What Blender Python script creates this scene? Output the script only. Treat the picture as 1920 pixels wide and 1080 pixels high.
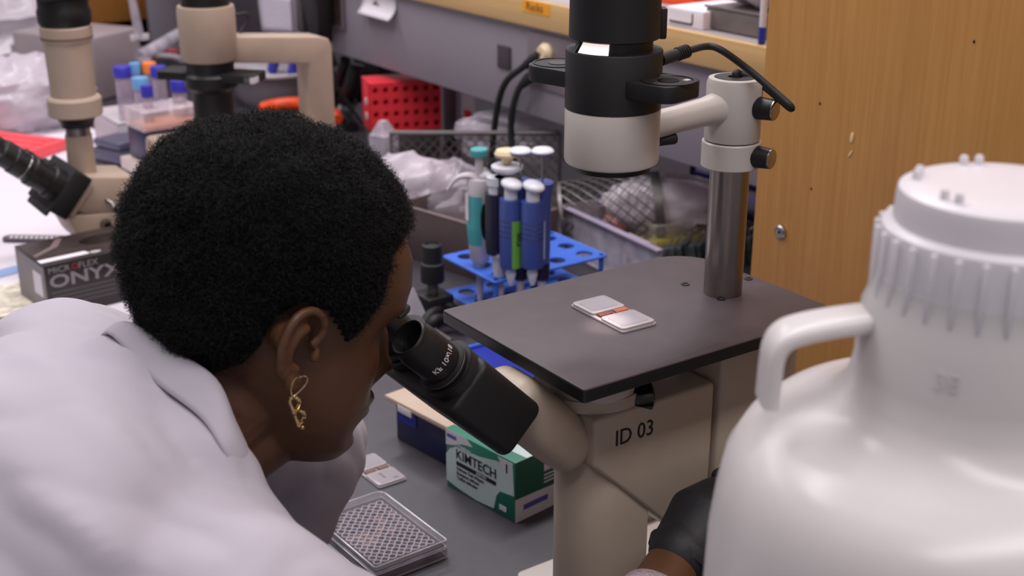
import bpy, bmesh, math, random
import numpy as np
from mathutils import Vector, Matrix, noise

random.seed(7)
scene = bpy.context.scene
COL = scene.collection
for _o in list(bpy.data.objects):
    bpy.data.objects.remove(_o)

# ------------------------------------------------------------------ camera
# metres; z = 0 is the bench top, y points into the bench, x runs along it.
F_PX, HORIZON, VANISH = 2450.0, -375.0, -855.0
PITCH = math.atan((540 - HORIZON) / F_PX)
YAW = math.atan((960 - VANISH) / math.hypot(F_PX, 540 - HORIZON))
EYE = Vector((0, 0, 0.726))
_fw = Vector((-math.cos(YAW), math.sin(YAW), 0))
RIGHT = Vector((_fw.y, -_fw.x, 0))
FWD = _fw * math.cos(PITCH) + Vector((0, 0, -math.sin(PITCH)))
UP = RIGHT.cross(FWD)
cam_d = bpy.data.cameras.new('camera')
cam = bpy.data.objects.new('camera', cam_d)
COL.objects.link(cam)
cam_d.sensor_width = 36.0
cam_d.lens = F_PX / 1920 * 36.0
cam_d.clip_start = 0.05
cam_d.clip_end = 60
_R = Matrix((RIGHT, UP, -FWD)).transposed()
cam.matrix_world = Matrix.Translation(EYE) @ _R.to_4x4()
cam_d.dof.use_dof = True
cam_d.dof.focus_distance = 1.06
cam_d.dof.aperture_fstop = 8.5
scene.camera = cam

# ------------------------------------------------------------------ light
scene.view_settings.view_transform = 'Standard'
scene.view_settings.look = 'None'
scene.view_settings.gamma = 1.0
scene.view_settings.use_curve_mapping = False
scene.view_settings.exposure = 0.0
world = bpy.data.worlds.new('room_light')
scene.world = world
world.use_nodes = True
world.node_tree.nodes['Background'].inputs['Color'].default_value = (0.90, 0.86, 0.92, 1)
world.node_tree.nodes['Background'].inputs['Strength'].default_value = 0.25

def area(name, loc, size, size_y, power, color, target):
    d = bpy.data.lights.new(name, 'AREA')
    d.shape = 'RECTANGLE'; d.size = size; d.size_y = size_y; d.energy = power; d.color = color
    o = bpy.data.objects.new(name, d); COL.objects.link(o)
    o.location = loc
    o.rotation_euler = (Vector(target) - Vector(loc)).to_track_quat('-Z', 'Y').to_euler()
    return o
LAMP = (1.0, 0.95, 0.96)
area('ceiling_lamp', (-1.60, 0.85, 1.95), 0.30, 2.4, 38, LAMP, (-1.60, 0.85, 0))
area('ceiling_lamp', (0.15, 0.40, 1.95), 0.30, 2.4, 29, LAMP, (0.15, 0.40, 0))
area('ceiling_lamp', (-3.2, 0.5, 1.95), 0.30, 2.4, 34, LAMP, (-3.2, 0.5, 0))

# ------------------------------------------------------------------ helpers
def ray(px, py):
    return FWD + RIGHT * ((px - 960) / F_PX) + UP * ((540 - py) / F_PX)
def onz(px, py, z=0.0):
    r = ray(px, py); return EYE + r * ((z - EYE.z) / r.z)
def onx(px, py, x):
    r = ray(px, py); return EYE + r * ((x - EYE.x) / r.x)
def ony(px, py, y):
    r = ray(px, py); return EYE + r * ((y - EYE.y) / r.y)
def zat(x, y, py):
    """height at which the upright line through (x, y) reaches picture row py"""
    lo, hi = -1.0, 2.0
    for _ in range(40):
        m = (lo + hi) / 2
        d = Vector((x, y, m)) - EYE
        v = 540 - F_PX * d.dot(UP) / d.dot(FWD)
        if v > py: lo = m
        else: hi = m
    return (lo + hi) / 2

def lin(c):
    return tuple(((v / 255) / 12.92 if v / 255 <= 0.04045 else ((v / 255 + 0.055) / 1.055) ** 2.4) for v in c) + (1.0,)

def mat(name, col, rough=0.5, metal=0.0, var=0.08, scale=25.0, bump=0.0, bscale=300.0, sss=0.0,
        trans=0.0, coat=0.0, spec=0.5, emit=0.0, stretch=(1, 1, 1), detail=3.0, bdist=0.001, sheen=0.0):
    m = bpy.data.materials.new(name); m.use_nodes = True
    nt = m.node_tree; b = nt.nodes['Principled BSDF']
    tc = nt.nodes.new('ShaderNodeTexCoord'); mp = nt.nodes.new('ShaderNodeMapping')
    mp.inputs['Scale'].default_value = stretch
    nt.links.new(tc.outputs['Object'], mp.inputs['Vector'])
    n = nt.nodes.new('ShaderNodeTexNoise'); n.inputs['Scale'].default_value = scale; n.inputs['Detail'].default_value = detail
    nt.links.new(mp.outputs['Vector'], n.inputs['Vector'])
    r = nt.nodes.new('ShaderNodeValToRGB')
    c = lin(col)
    r.color_ramp.elements[0].position = 0.3; r.color_ramp.elements[1].position = 0.7
    r.color_ramp.elements[0].color = tuple(v * (1 - var) for v in c[:3]) + (1,)
    r.color_ramp.elements[1].color = tuple(min(1, v * (1 + var)) for v in c[:3]) + (1,)
    nt.links.new(n.outputs['Fac'], r.inputs['Fac'])
    nt.links.new(r.outputs['Color'], b.inputs['Base Color'])
    b.inputs['Roughness'].default_value = rough; b.inputs['Metallic'].default_value = metal
    b.inputs['Specular IOR Level'].default_value = spec
    b.inputs['Transmission Weight'].default_value = trans
    b.inputs['Coat Weight'].default_value = coat
    if sheen: b.inputs['Sheen Weight'].default_value = sheen
    if sss:
        b.inputs['Subsurface Weight'].default_value = sss
        b.inputs['Subsurface Radius'].default_value = (0.012, 0.008, 0.006)
        b.inputs['Subsurface Scale'].default_value = 1.0
    if emit:
        b.inputs['Emission Color'].default_value = c; b.inputs['Emission Strength'].default_value = emit
    if bump:
        n2 = nt.nodes.new('ShaderNodeTexNoise'); n2.inputs['Scale'].default_value = bscale; n2.inputs['Detail'].default_value = 3
        nt.links.new(mp.outputs['Vector'], n2.inputs['Vector'])
        bp = nt.nodes.new('ShaderNodeBump'); bp.inputs['Strength'].default_value = bump; bp.inputs['Distance'].default_value = bdist
        nt.links.new(n2.outputs['Fac'], bp.inputs['Height']); nt.links.new(bp.outputs['Normal'], b.inputs['Normal'])
    return m

def clear_mat(name, col, alpha=0.25, rough=0.12, var=0.3, scale=30, bump=0.0, bscale=60, edge=0.55):
    m = mat(name, col, rough=rough, var=var, scale=scale, spec=0.8, bump=bump, bscale=bscale, bdist=0.01)
    nt = m.node_tree; b = nt.nodes['Principled BSDF']
    lw = nt.nodes.new('ShaderNodeLayerWeight'); lw.inputs['Blend'].default_value = 0.35
    mr = nt.nodes.new('ShaderNodeMapRange')
    mr.inputs['To Min'].default_value = alpha; mr.inputs['To Max'].default_value = min(1, alpha + edge)
    nt.links.new(lw.outputs['Facing'], mr.inputs['Value']); nt.links.new(mr.outputs['Result'], b.inputs['Alpha'])
    return m

class MB:
    """collects shapes; build() links them as one mesh object"""
    def __init__(s): s.v = []; s.f = []
    def add(s, vs, fs, M=None):
        k = len(s.v)
        s.v += [tuple((M @ Vector(p)) if M is not None else Vector(p)) for p in vs]
        s.f += [tuple(i + k for i in f) for f in fs]
        return s
    def box(s, c, d, M=None):
        x, y, z = c; a, b, h = d[0] / 2, d[1] / 2, d[2] / 2
        vs = [(x + i * a, y + j * b, z + k * h) for k in (-1, 1) for j in (-1, 1) for i in (-1, 1)]
        return s.add(vs, [(0, 2, 3, 1), (4, 5, 7, 6), (0, 1, 5, 4), (2, 6, 7, 3), (0, 4, 6, 2), (1, 3, 7, 5)], M)
    def lathe(s, prof, n=40, M=None, caps=True, sx=1.0, sy=1.0):
        vs = []; fs = []
        for r, z in prof:
            for i in range(n):
                a = 2 * math.pi * i / n
                vs.append((r * math.cos(a) * sx, r * math.sin(a) * sy, z))
        m = len(prof)
        for j in range(m - 1):
            for i in range(n):
                i2 = (i + 1) % n
                fs.append((j * n + i, j * n + i2, (j + 1) * n + i2, (j + 1) * n + i))
        if caps:
            fs.append(tuple(range(n))[::-1]); fs.append(tuple((m - 1) * n + i for i in range(n)))
        return s.add(vs, fs, M)
    def tube(s, pts, r, n=10, caps=True, M=None, flat=1.0):
        pts = [Vector(p) for p in pts]; m = len(pts)
        rs = r if isinstance(r, (list, tuple)) else [r] * m
        vs = []; fs = []; t0 = None; u = None
        for i, p in enumerate(pts):
            t = (pts[min(i + 1, m - 1)] - pts[max(i - 1, 0)]).normalized()
            if u is None:
                u = t.orthogonal().normalized()
                if abs(t.z) < 0.9: u = (Vector((0, 0, 1)) - t * t.z).normalized()
            else:
                u = (u - t * u.dot(t)).normalized()
            w = t.cross(u)
            for k in range(n):
                a = 2 * math.pi * k / n
                vs.append(p + u * (math.cos(a) * rs[i] * flat) + w * (math.sin(a) * rs[i]))
        for j in range(m - 1):
            for i in range(n):
                i2 = (i + 1) % n
                fs.append((j * n + i, j * n + i2, (j + 1) * n + i2, (j + 1) * n + i))
        if caps:
            fs.append(tuple(range(n))[::-1]); fs.append(tuple((m - 1) * n + i for i in range(n)))
        return s.add(vs, fs, M)
    def prism(s, poly, h0, h1, M=None):
        n = len(poly)
        vs = [(p[0], p[1], h0) for p in poly] + [(p[0], p[1], h1) for p in poly]
        fs = [tuple(range(n))[::-1], tuple(range(n, 2 * n))] + [(i, (i + 1) % n, n + (i + 1) % n, n + i) for i in range(n)]
        return s.add(vs, fs, M)
    def ell(s, c, r, n=20, m=12, M=None):
        c = Vector(c); vs = []; fs = []
        for j in range(1, m):
            th = math.pi * j / m
            for i in range(n):
                a = 2 * math.pi * i / n
                vs.append((c.x + r[0] * math.sin(th) * math.cos(a), c.y + r[1] * math.sin(th) * math.sin(a), c.z - r[2] * math.cos(th)))
        for j in range(m - 2):
            for i in range(n):
                i2 = (i + 1) % n
                fs.append((j * n + i, j * n + i2, (j + 1) * n + i2, (j + 1) * n + i))
        b = len(vs); vs += [(c.x, c.y, c.z - r[2]), (c.x, c.y, c.z + r[2])]
        for i in range(n):
            i2 = (i + 1) % n
            fs.append((b, i2, i)); fs.append((b + 1, (m - 2) * n + i, (m - 2) * n + i2))
        return s.add(vs, fs, M)
    def grid(s, f, nu, nv, M=None, wrap=False):
        vs = [f(i / (nu - (0 if wrap else 1)), j / (nv - 1)) for j in range(nv) for i in range(nu)]
        fs = []
        for j in range(nv - 1):
            for i in range(nu if wrap else nu - 1):
                i2 = (i + 1) % nu
                fs.append((j * nu + i, j * nu + i2, (j + 1) * nu + i2, (j + 1) * nu + i))
        return s.add(vs, fs, M)
    def build(s, name, material, parent=None, bevel=0.0, seg=2, angle=38, local=False, smooth=True, thick=0.0):
        vs = s.v
        if parent is not None and not local:
            inv = TM[parent].inverted(); vs = [tuple(inv @ Vector(p)) for p in vs]
        me = bpy.data.meshes.new(name)
        me.from_pydata(vs, [], s.f)
        bm = bmesh.new(); bm.from_mesh(me)
        bmesh.ops.recalc_face_normals(bm, faces=bm.faces)
        if bevel:
            ed = [e for e in bm.edges if len(e.link_faces) == 2 and e.calc_face_angle(0) > math.radians(30)]
            bmesh.ops.bevel(bm, geom=ed, offset=bevel, segments=seg, affect='EDGES', clamp_overlap=True, profile=0.5)
        for f in bm.faces: f.smooth = smooth
        for e in bm.edges:
            if len(e.link_faces) == 2 and e.calc_face_angle(0) > math.radians(angle): e.smooth = False
        bm.to_mesh(me); bm.free()
        return link(name, me, material, parent, thick)

TM = {}
def link(name, data, material, parent=None, thick=0.0):
    o = bpy.data.objects.new(name, data); COL.objects.link(o)
    if material is not None:
        if len(data.materials) == 0: data.materials.append(material)
    if parent is not None:
        o.parent = parent; TM[o] = TM[parent]
    else:
        TM[o] = Matrix.Identity(4)
    if thick:
        md = o.modifiers.new('thickness', 'SOLIDIFY'); md.thickness = thick; md.offset = 0
    return o

def tag(o, label, cat, group=None, kind=None):
    o['label'] = label
    if cat: o['category'] = cat
    if group: o['group'] = group
    if kind: o['kind'] = kind
    return o

def thing(name, label, cat, loc=(0, 0, 0), rz=0.0, group=None):
    o = bpy.data.objects.new(name, None); COL.objects.link(o)
    o.location = loc; o.rotation_euler = (0, 0, rz); o.empty_display_size = 0.02
    TM[o] = Matrix.Translation(loc) @ Matrix.Rotation(rz, 4, 'Z')
    return tag(o, label, cat, group)

def frame(o, xdir, ydir):
    """matrix whose x, y columns follow the given directions (z = normal)"""
    x = Vector(xdir).normalized(); y = Vector(ydir); y = (y - x * y.dot(x)).normalized(); z = x.cross(y)
    m = Matrix((x, y, z)).transposed().to_4x4(); m.translation = Vector(o)
    return m
def axis(o, d):
    return Matrix.Translation(Vector(o)) @ Vector(d).normalized().to_track_quat('Z', 'Y').to_matrix().to_4x4()

def text_mesh(body, size, extrude=0.0002, align='CENTER', space=1.0, xs=1.0, bold=0.0):
    c = bpy.data.curves.new('lettering', 'FONT'); c.body = body; c.size = size
    c.align_x = align; c.align_y = 'CENTER'; c.space_character = space; c.extrude = extrude; c.offset = bold
    c.resolution_u = 3
    o = bpy.data.objects.new('lettering', c); COL.objects.link(o)
    dg = bpy.context.evaluated_depsgraph_get()
    me = bpy.data.meshes.new_from_object(o.evaluated_get(dg))
    bpy.data.objects.remove(o); bpy.data.curves.remove(c)
    me.materials.clear()
    for v in me.vertices: v.co.x *= xs
    return me
def text(body, size, M, material, parent, name='lettering', align='CENTER', space=1.0, xs=1.0, bold=0.0, warp=None):
    me = text_mesh(body, size, align=align, space=space, xs=xs, bold=bold)
    T = TM[parent].inverted() @ M
    for v in me.vertices:
        v.co = T @ (warp(v.co) if warp else v.co)
    me.name = name
    return link(name, me, material, parent)
def dup(o, parent, loc=None, rot=None):
    c = o.copy(); COL.objects.link(c); c.parent = parent; TM[c] = TM[parent]
    if loc is not None: c.location = loc
    if rot is not None: c.rotation_euler = rot
    return c
def spline(pts, n=8):
    pts = [Vector(p) for p in pts]; out = []
    P = [pts[0] * 2 - pts[1]] + pts + [pts[-1] * 2 - pts[-2]]
    for i in range(1, len(P) - 2):
        for k in range(n):
            t = k / n; a, b, c, d = P[i - 1], P[i], P[i + 1], P[i + 2]
            out.append(0.5 * ((2 * b) + (c - a) * t + (2 * a - 5 * b + 4 * c - d) * t * t + (3 * b - a - 3 * c + d) * t ** 3))
    return out + [pts[-1]]
def rrect(x0, x1, y0, y1, r, n=6):
    """rounded rectangle; r = one radius or four (x1y1, x0y1, x0y0, x1y0)"""
    rs = r if isinstance(r, (list, tuple)) else [r] * 4
    out = []
    for (cx, cy, a0), q in zip(((x1, y1, 0), (x0, y1, 90), (x0, y0, 180), (x1, y0, 270)), rs):
        sx = -1 if cx == x1 else 1; sy = -1 if cy == y1 else 1
        if q <= 0: out.append((cx, cy)); continue
        for k in range(n + 1):
            a = math.radians(a0 + 90 * k / n)
            out.append((cx + sx * q + q * math.cos(a), cy + sy * q + q * math.sin(a)))
    return out

# ------------------------------------------------------------------ materials
K = {}
K['bench'] = mat('black_epoxy_bench', (58, 54, 62), 0.42, var=0.10, scale=60, bump=0.05, bscale=500)
K['white_paint'] = mat('white_enamel', (186, 178, 172), 0.38, var=0.03)
K['cream_paint'] = mat('cream_enamel', (174, 159, 143), 0.45, var=0.04)
K['beige_paint'] = mat('beige_enamel', (172, 152, 136), 0.5, var=0.04)
K['black'] = mat('black_plastic', (13, 12, 14), 0.45, var=0.15)
K['black_matte'] = mat('black_anodised', (15, 14, 16), 0.55, var=0.12, bump=0.05, bscale=900)
K['black_gloss'] = mat('black_gloss', (14, 14, 16), 0.2, var=0.1)
K['rubber'] = mat('black_rubber', (24, 23, 25), 0.6, var=0.1)
K['stage'] = mat('stage_brown_black', (72, 63, 67), 0.5, var=0.10, scale=40, bump=0.06, bscale=700)
K['steel'] = mat('brushed_steel', (150, 142, 138), 0.28, metal=1.0, var=0.12, scale=60, stretch=(1, 1, 0.03))
K['silver'] = mat('silver', (180, 176, 174), 0.3, metal=1.0, var=0.08)
K['dark_steel'] = mat('dark_steel', (112, 106, 106), 0.42, metal=0.7, var=0.1)
K['gold'] = mat('gold', (214, 190, 140), 0.2, metal=1.0, var=0.08)
K['glass_dark'] = mat('lens_glass', (10, 10, 14), 0.05, coat=1.0)
K['white_print'] = mat('white_print', (205, 202, 205), 0.6, var=0.03)
K['black_print'] = mat('black_print', (18, 17, 19), 0.6, var=0.05)
K['grey_panel'] = mat('grey_painted_panel', (140, 133, 143), 0.5, var=0.03, scale=6, bump=0.03, bscale=800)
K['white_plastic'] = mat('white_plastic', (214, 208, 212), 0.4, var=0.03)
K['paper'] = mat('white_paper', (226, 220, 228), 0.75, var=0.03, scale=9)
K['navy'] = mat('navy_plastic', (24, 26, 66), 0.4, var=0.12)
K['blue_tray'] = mat('blue_plastic', (58, 104, 206), 0.4, var=0.05)
K['deep_blue'] = mat('deep_blue_plastic', (34, 48, 150), 0.4, var=0.1)
K['red'] = mat('red_plastic', (232, 52, 66), 0.4, var=0.08, sss=0.0)
K['red_dark'] = mat('dark_red_recess', (140, 20, 30), 0.6, var=0.08)
K['coral'] = mat('coral_plastic', (244, 84, 92), 0.4, var=0.05)
K['orange'] = mat('orange_plastic', (236, 80, 26), 0.4, var=0.06)
K['card'] = mat('cardboard', (206, 178, 150), 0.75, var=0.06)
K['clear'] = clear_mat('clear_plastic', (215, 205, 220), 0.16)
K['clear2'] = clear_mat('frosted_plastic', (205, 198, 212), 0.42, rough=0.3)
K['bag'] = clear_mat('clear_bag_film', (196, 186, 200), 0.22, rough=0.2, var=0.12, scale=10, bump=0.25, bscale=14, edge=0.45)
K['white_bag'] = mat('white_bag_film', (216, 206, 216), 0.3, var=0.10, scale=18, bump=0.4, bscale=40, bdist=0.006)

def wood_mat(name, c1, c2, horizontal=False):
    m = bpy.data.materials.new(name); m.use_nodes = True
    nt = m.node_tree; b = nt.nodes['Principled BSDF']
    tc = nt.nodes.new('ShaderNodeTexCoord'); mp = nt.nodes.new('ShaderNodeMapping')
    mp.inputs['Scale'].default_value = (2.0, 120, 120) if horizontal else (150, 150, 5.0)
    nt.links.new(tc.outputs['Object'], mp.inputs['Vector'])
    n = nt.nodes.new('ShaderNodeTexNoise'); n.inputs['Scale'].default_value = 1.0; n.inputs['Detail'].default_value = 5
    n.inputs['Roughness'].default_value = 0.65; n.inputs['Distortion'].default_value = 0.3
    nt.links.new(mp.outputs['Vector'], n.inputs['Vector'])
    r = nt.nodes.new('ShaderNodeValToRGB'); r.color_ramp.elements[0].position = 0.32; r.color_ramp.elements[1].position = 0.68
    r.color_ramp.elements[0].color = lin(c1); r.color_ramp.elements[1].color = lin(c2)
    nt.links.new(n.outputs['Fac'], r.inputs['Fac'])
    mp2 = nt.nodes.new('ShaderNodeMapping'); mp2.inputs['Scale'].default_value = (1.0, 14, 14) if horizontal else (14, 14, 0.8)
    nt.links.new(tc.outputs['Object'], mp2.inputs['Vector'])
    n2 = nt.nodes.new('ShaderNodeTexNoise'); n2.inputs['Scale'].default_value = 1.0
    nt.links.new(mp2.outputs['Vector'], n2.inputs['Vector'])
    mx = nt.nodes.new('ShaderNodeMixRGB'); mx.blend_type = 'MULTIPLY'; mx.inputs['Fac'].default_value = 0.22
    r2 = nt.nodes.new('ShaderNodeValToRGB'); r2.color_ramp.elements[0].color = (0.62, 0.58, 0.55, 1); r2.color_ramp.elements[1].color = (1, 1, 1, 1)
    r2.color_ramp.elements[0].position = 0.3; r2.color_ramp.elements[1].position = 0.65
    nt.links.new(n2.outputs['Fac'], r2.inputs['Fac'])
    nt.links.new(r.outputs['Color'], mx.inputs['Color1']); nt.links.new(r2.outputs['Color'], mx.inputs['Color2'])
    nt.links.new(mx.outputs['Color'], b.inputs['Base Color'])
    b.inputs['Roughness'].default_value = 0.42
    bp = nt.nodes.new('ShaderNodeBump'); bp.inputs['Strength'].default_value = 0.08; bp.inputs['Distance'].default_value = 0.0006
    nt.links.new(n.outputs['Fac'], bp.inputs['Height']); nt.links.new(bp.outputs['Normal'], b.inputs['Normal'])
    return m
K['wood'] = wood_mat('oak_veneer', (188, 132, 64), (202, 148, 80))
K['wood_edge'] = wood_mat('maple_edge', (202, 164, 108), (214, 178, 126), True)
K['wood_far'] = wood_mat('oak_far', (140, 88, 36), (160, 108, 52), True)

# ------------------------------------------------------------------ setting
def structure(name, c, d, m):
    o = MB().box(c, d).build(name, m); o['kind'] = 'structure'; return o
K['wall'] = mat('painted_wall', (196, 190, 198), 0.8, var=0.03, scale=3)
K['floor'] = mat('vinyl_floor', (120, 112, 112), 0.5, var=0.1, scale=8)
structure('floor', (-1.8, 0.6, -0.92), (6.0, 4.6, 0.04), K['floor'])
structure('wall_back', (-1.8, 2.06, 0.75), (6.0, 0.06, 3.3), K['wall'])
structure('wall_left', (-4.75, 0.2, 0.75), (0.1, 3.6, 3.3), K['wall'])

bench = thing('lab_bench', 'black epoxy laboratory bench top running away under everything on it', 'bench', (-2.1, 1.1, -0.9))
MB().box((-2.1, 1.125, -0.0175), (5.1, 1.75, 0.035)).build('worktop', K['bench'], bench, bevel=0.003)
MB().box((-2.1, 1.17, -0.4675), (5.0, 1.55, 0.865)).build('base_cabinet', K['wood_far'], bench, bevel=0.003)

# raised shelf with its grey apron along the middle of the bench
SY = 1.35
shelf = thing('reagent_shelf', 'raised bench shelf with pale wood edge strip and grey apron panel', 'shelf', (-2.6, 1.5, 0))
z_sb, z_st, z_ab = 0.352, 0.399, 0.188
MB().box((-2.52, 1.56, z_st - 0.006), (2.8, 0.40, 0.012)).build('shelf_board', mat('grey_laminate', (178, 170, 172), 0.25, var=0.03), shelf)
MB().box((-2.52, SY + 0.011, (z_sb + z_st) / 2 - 0.001), (2.8, 0.022, z_st - z_sb)).build('edge_strip', K['wood_edge'], shelf, bevel=0.001)
apron = MB().box((-2.06, SY + 0.025, (z_sb + z_ab) / 2 - 0.002), (1.86, 0.02, z_sb - z_ab - 0.004)).build('apron_panel', K['grey_panel'], shelf, bevel=0.001)
MB().box((-3.90, 1.56, 0.19), (0.03, 0.38, 0.38)).build('support_panel', K['grey_panel'], shelf, bevel=0.001)
MB().box((-1.145, 1.56, 0.19), (0.03, 0.38, 0.38)).build('support_panel', K['grey_panel'], shelf, bevel=0.001)
yp = SY + 0.013
p0, p1 = ony(990, 57, yp), ony(1062, 178, yp)
MB().box(((p0.x + p1.x) / 2 + 0.012, yp, (p0.z + p1.z) / 2 - 0.001), (p1.x - p0.x + 0.02, 0.005, 0.098)).build('outlet_plate', mat('brushed_outlet_plate', (150, 140, 148), 0.35, metal=0.6, var=0.04), apron, bevel=0.0015)
p0, p1 = ony(934, 80, yp), ony(957, 135, yp)
MB().box(((p0.x + p1.x) / 2, yp, (p0.z + p1.z) / 2), (p1.x - p0.x, 0.006, abs(p0.z - p1.z) * 0.86)).build('dark_outlet', mat('dark_outlet', (66, 58, 62), 0.5), apron, bevel=0.0015)
# orange label on the edge strip
ye = SY - 0.0005
p0, p1 = ony(976, 1, ye), ony(1035, 29, ye)
pc = (p0 + p1) / 2
lab = MB().box((pc.x, ye, pc.z), (0.082, 0.001, 0.021)).build('shelf_label', mat('orange_label_tape', (236, 160, 40), 0.6, var=0.04), shelf)
text('Racks', 0.020, frame((pc.x - 0.004, ye - 0.001, pc.z), (1, 0, 0), (0, 0, 1)), mat('marker_ink', (120, 80, 20), 0.7), lab, xs=1.1)

# tall wooden cabinet whose front hides the right end of the shelf
cpt = ony(1425, 250, 1.085)
cabinet = thing('tall_cabinet', 'tall oak veneered cabinet side behind the white carboy', 'cabinet', (cpt.x + 0.4, 1.4, 0))
MB().box((cpt.x + 0.40, 1.085 + 0.009, 0.75), (0.80, 0.018, 1.5)).build('side_panel', K['wood'], cabinet, bevel=0.0008)
MB().box((cpt.x + 0.40, 1.40, 0.75), (0.79, 0.61, 1.49)).build('carcass', K['wood'], cabinet, bevel=0.001)
sp = ony(1463, 435, 1.084)
Msc = axis(sp, (0, -1, 0))
sc = MB().lathe([(0.0, 0.0), (0.0085, 0.0), (0.0085, 0.001), (0.006, 0.003), (0.0045, 0.0022), (0.0, 0.0022)], 20, Msc, caps=False).build('screw', K['silver'], cabinet)
MB().lathe([(0.0, 0.0026), (0.002, 0.0026), (0.002, 0.0022)], 6, Msc, caps=False).build('socket', K['black'], sc)
chip = mat('chipped_veneer', (226, 190, 140), 0.7, var=0.1)
for (px, py, w, h, a) in ((1597, 258, 0.0026, 0.0065, 0.1), (1594, 289, 0.0014, 0.005, 0.5)):
    q = ony(px, py, 1.0845)
    MB().ell((0, 0, 0), (w, 0.0006, h), 10, 6, Matrix.Translation(q) @ Matrix.Rotation(a, 4, 'Y')).build('chipped_spot', chip, cabinet)
for (px, py) in ((1537, 194), (1826, 78), (1521, 354)):
    q = ony(px, py, 1.0845)
    MB().ell((0, 0, 0), (0.0012, 0.0005, 0.0018), 8, 5, Matrix.Translation(q)).build('dark_speck', K['black_print'], cabinet)

# ------------------------------------------------------------------ front microscope
XM = -0.80
scope = thing('inverted_microscope', 'white and black inverted microscope with flat dark stage, marked ID 03', 'microscope', (XM, 0.66, 0))
ST = 0.311
stage = MB().prism(rrect(-0.903, -0.702, 0.553, 0.836, [0.022, 0.045, 0.003, 0.003], 8), ST - 0.0020, ST).build('stage', K['stage'], scope, bevel=0.0009)
MB().prism(rrect(-0.9032, -0.7018, 0.5528, 0.8362, [0.022, 0.045, 0.003, 0.003], 8), ST - 0.0112, ST - 0.0018).build('stage_edge', K['black'], stage)
ring = [(0.0, 0.0003), (0.0018, 0.0003), (0.0022, 0.0012), (0.0040, 0.0012), (0.0042, 0.0002)]
for (px, py) in ((1285, 533), (1352, 561), (1403, 523)):
    q = onz(px, py, ST)
    MB().lathe(ring, 16, Matrix.Translation((q.x, q.y, ST - 0.0004)), caps=False).build('stage_screw', K['black_gloss'], stage)
PX, PY = -0.796, 0.783
MB().lathe([(0.0172, ST - 0.005), (0.0172, 0.44)], 40, Matrix.Translation((PX, PY, 0))).build('post', K['steel'], scope)
collar = MB().lathe([(0.0245, 0.4285), (0.0255, 0.4295), (0.0255, 0.4505), (0.0247, 0.4515), (0.018, 0.4515)], 48, Matrix.Translation((PX, PY, 0))).build('clamp_collar', K['white_paint'], scope)
head = MB().lathe([(0.0235, 0.4525), (0.024, 0.4535), (0.024, 0.5015), (0.0225, 0.5055), (0.018, 0.5062), (0.0178, 0.5045), (0.0, 0.5045)], 48, Matrix.Translation((PX, PY, 0)), caps=False).build('post_head', K['white_paint'], scope)
MB().lathe([(0.0175, 0.5050), (0.0168, 0.5064), (0.0065, 0.5064), (0.006, 0.5050)], 32, Matrix.Translation((PX, PY, 0)), caps=False).build('top_ring', K['black'], head)
kd = Vector((0.95, 0.31, 0))
for z, par in ((0.4825, head), (0.4405, collar)):
    o = Vector((PX, PY, z)) + kd * 0.0215
    k = MB().lathe([(0.009, 0.0), (0.0098, 0.001), (0.0088, 0.0165), (0.0, 0.0165)], 26, axis(o, kd), caps=False).build('clamp_knob', K['black'], par)
    MB().lathe([(0.0086, 0.0160), (0.0086, 0.0174), (0.0075, 0.0180), (0.0, 0.0180)], 26, axis(o, kd), caps=False).build('knob_cap', K['silver'], k)
# arm from the post to the lamp drum
DX, DY = -0.793, 0.6475
a0 = Vector((PX, PY - 0.012, 0.4815)); a1 = Vector((DX, DY + 0.035, 0.4770))
MB().tube([a0, a0.lerp(a1, 0.12), a0.lerp(a1, 0.25), a0.lerp(a1, 0.6), a1], [0.0150, 0.0138, 0.0122, 0.0112, 0.0115], 28).build('lamp_arm', K['white_paint'], scope)
Md = Matrix.Translation((DX, DY, 0))
drum = MB().lathe([(0.0315, 0.4520), (0.0372, 0.4545), (0.0381, 0.4570), (0.0381, 0.4978), (0.0376, 0.4985), (0.0, 0.4985)], 64, Md, caps=False).build('condenser_drum', K['white_paint'], scope)
MB().lathe([(0.0, 0.4470), (0.0270, 0.4500), (0.0290, 0.4478), (0.0315, 0.4485), (0.0335, 0.4530)], 48, Md, caps=False).build('condenser_lens_ring', K['black'], drum)
MB().tube([(DX, DY + 0.036, 0.4640), (DX, DY + 0.054, 0.4640)], 0.0022, 10).build('knob_stem', K['steel'], drum)
MB().lathe([(0.0, 0), (0.0046, 0.0), (0.0050, 0.001), (0.0050, 0.0155), (0.0044, 0.0165), (0, 0.0165)], 18, axis((DX, DY + 0.0490, 0.4640), (0.15, 1, 0)), caps=False).build('side_knob', K['rubber'], drum)
zb0, zb1 = 0.4985, 0.5445
house = MB().lathe([(0.0, zb0), (0.0382, zb0), (0.0382, zb1 - 0.001), (0.0376, zb1), (0.0289, zb1)], 64, Md, caps=False).build('lamp_housing', K['black_matte'], scope)
upper = MB().lathe([(0.0337, zb1 + 0.0085), (0.0357, zb1 + 0.0095), (0.0350, 0.62), (0.0343, 0.70), (0.0, 0.70)], 64, Md, caps=False).build('lamp_cap', K['black_matte'], scope)
MB().lathe([(0.0302, zb1 - 0.001), (0.0302, zb1 + 0.0095)], 48, Md, caps=False).build('inner_sleeve', K['black'], scope)
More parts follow.
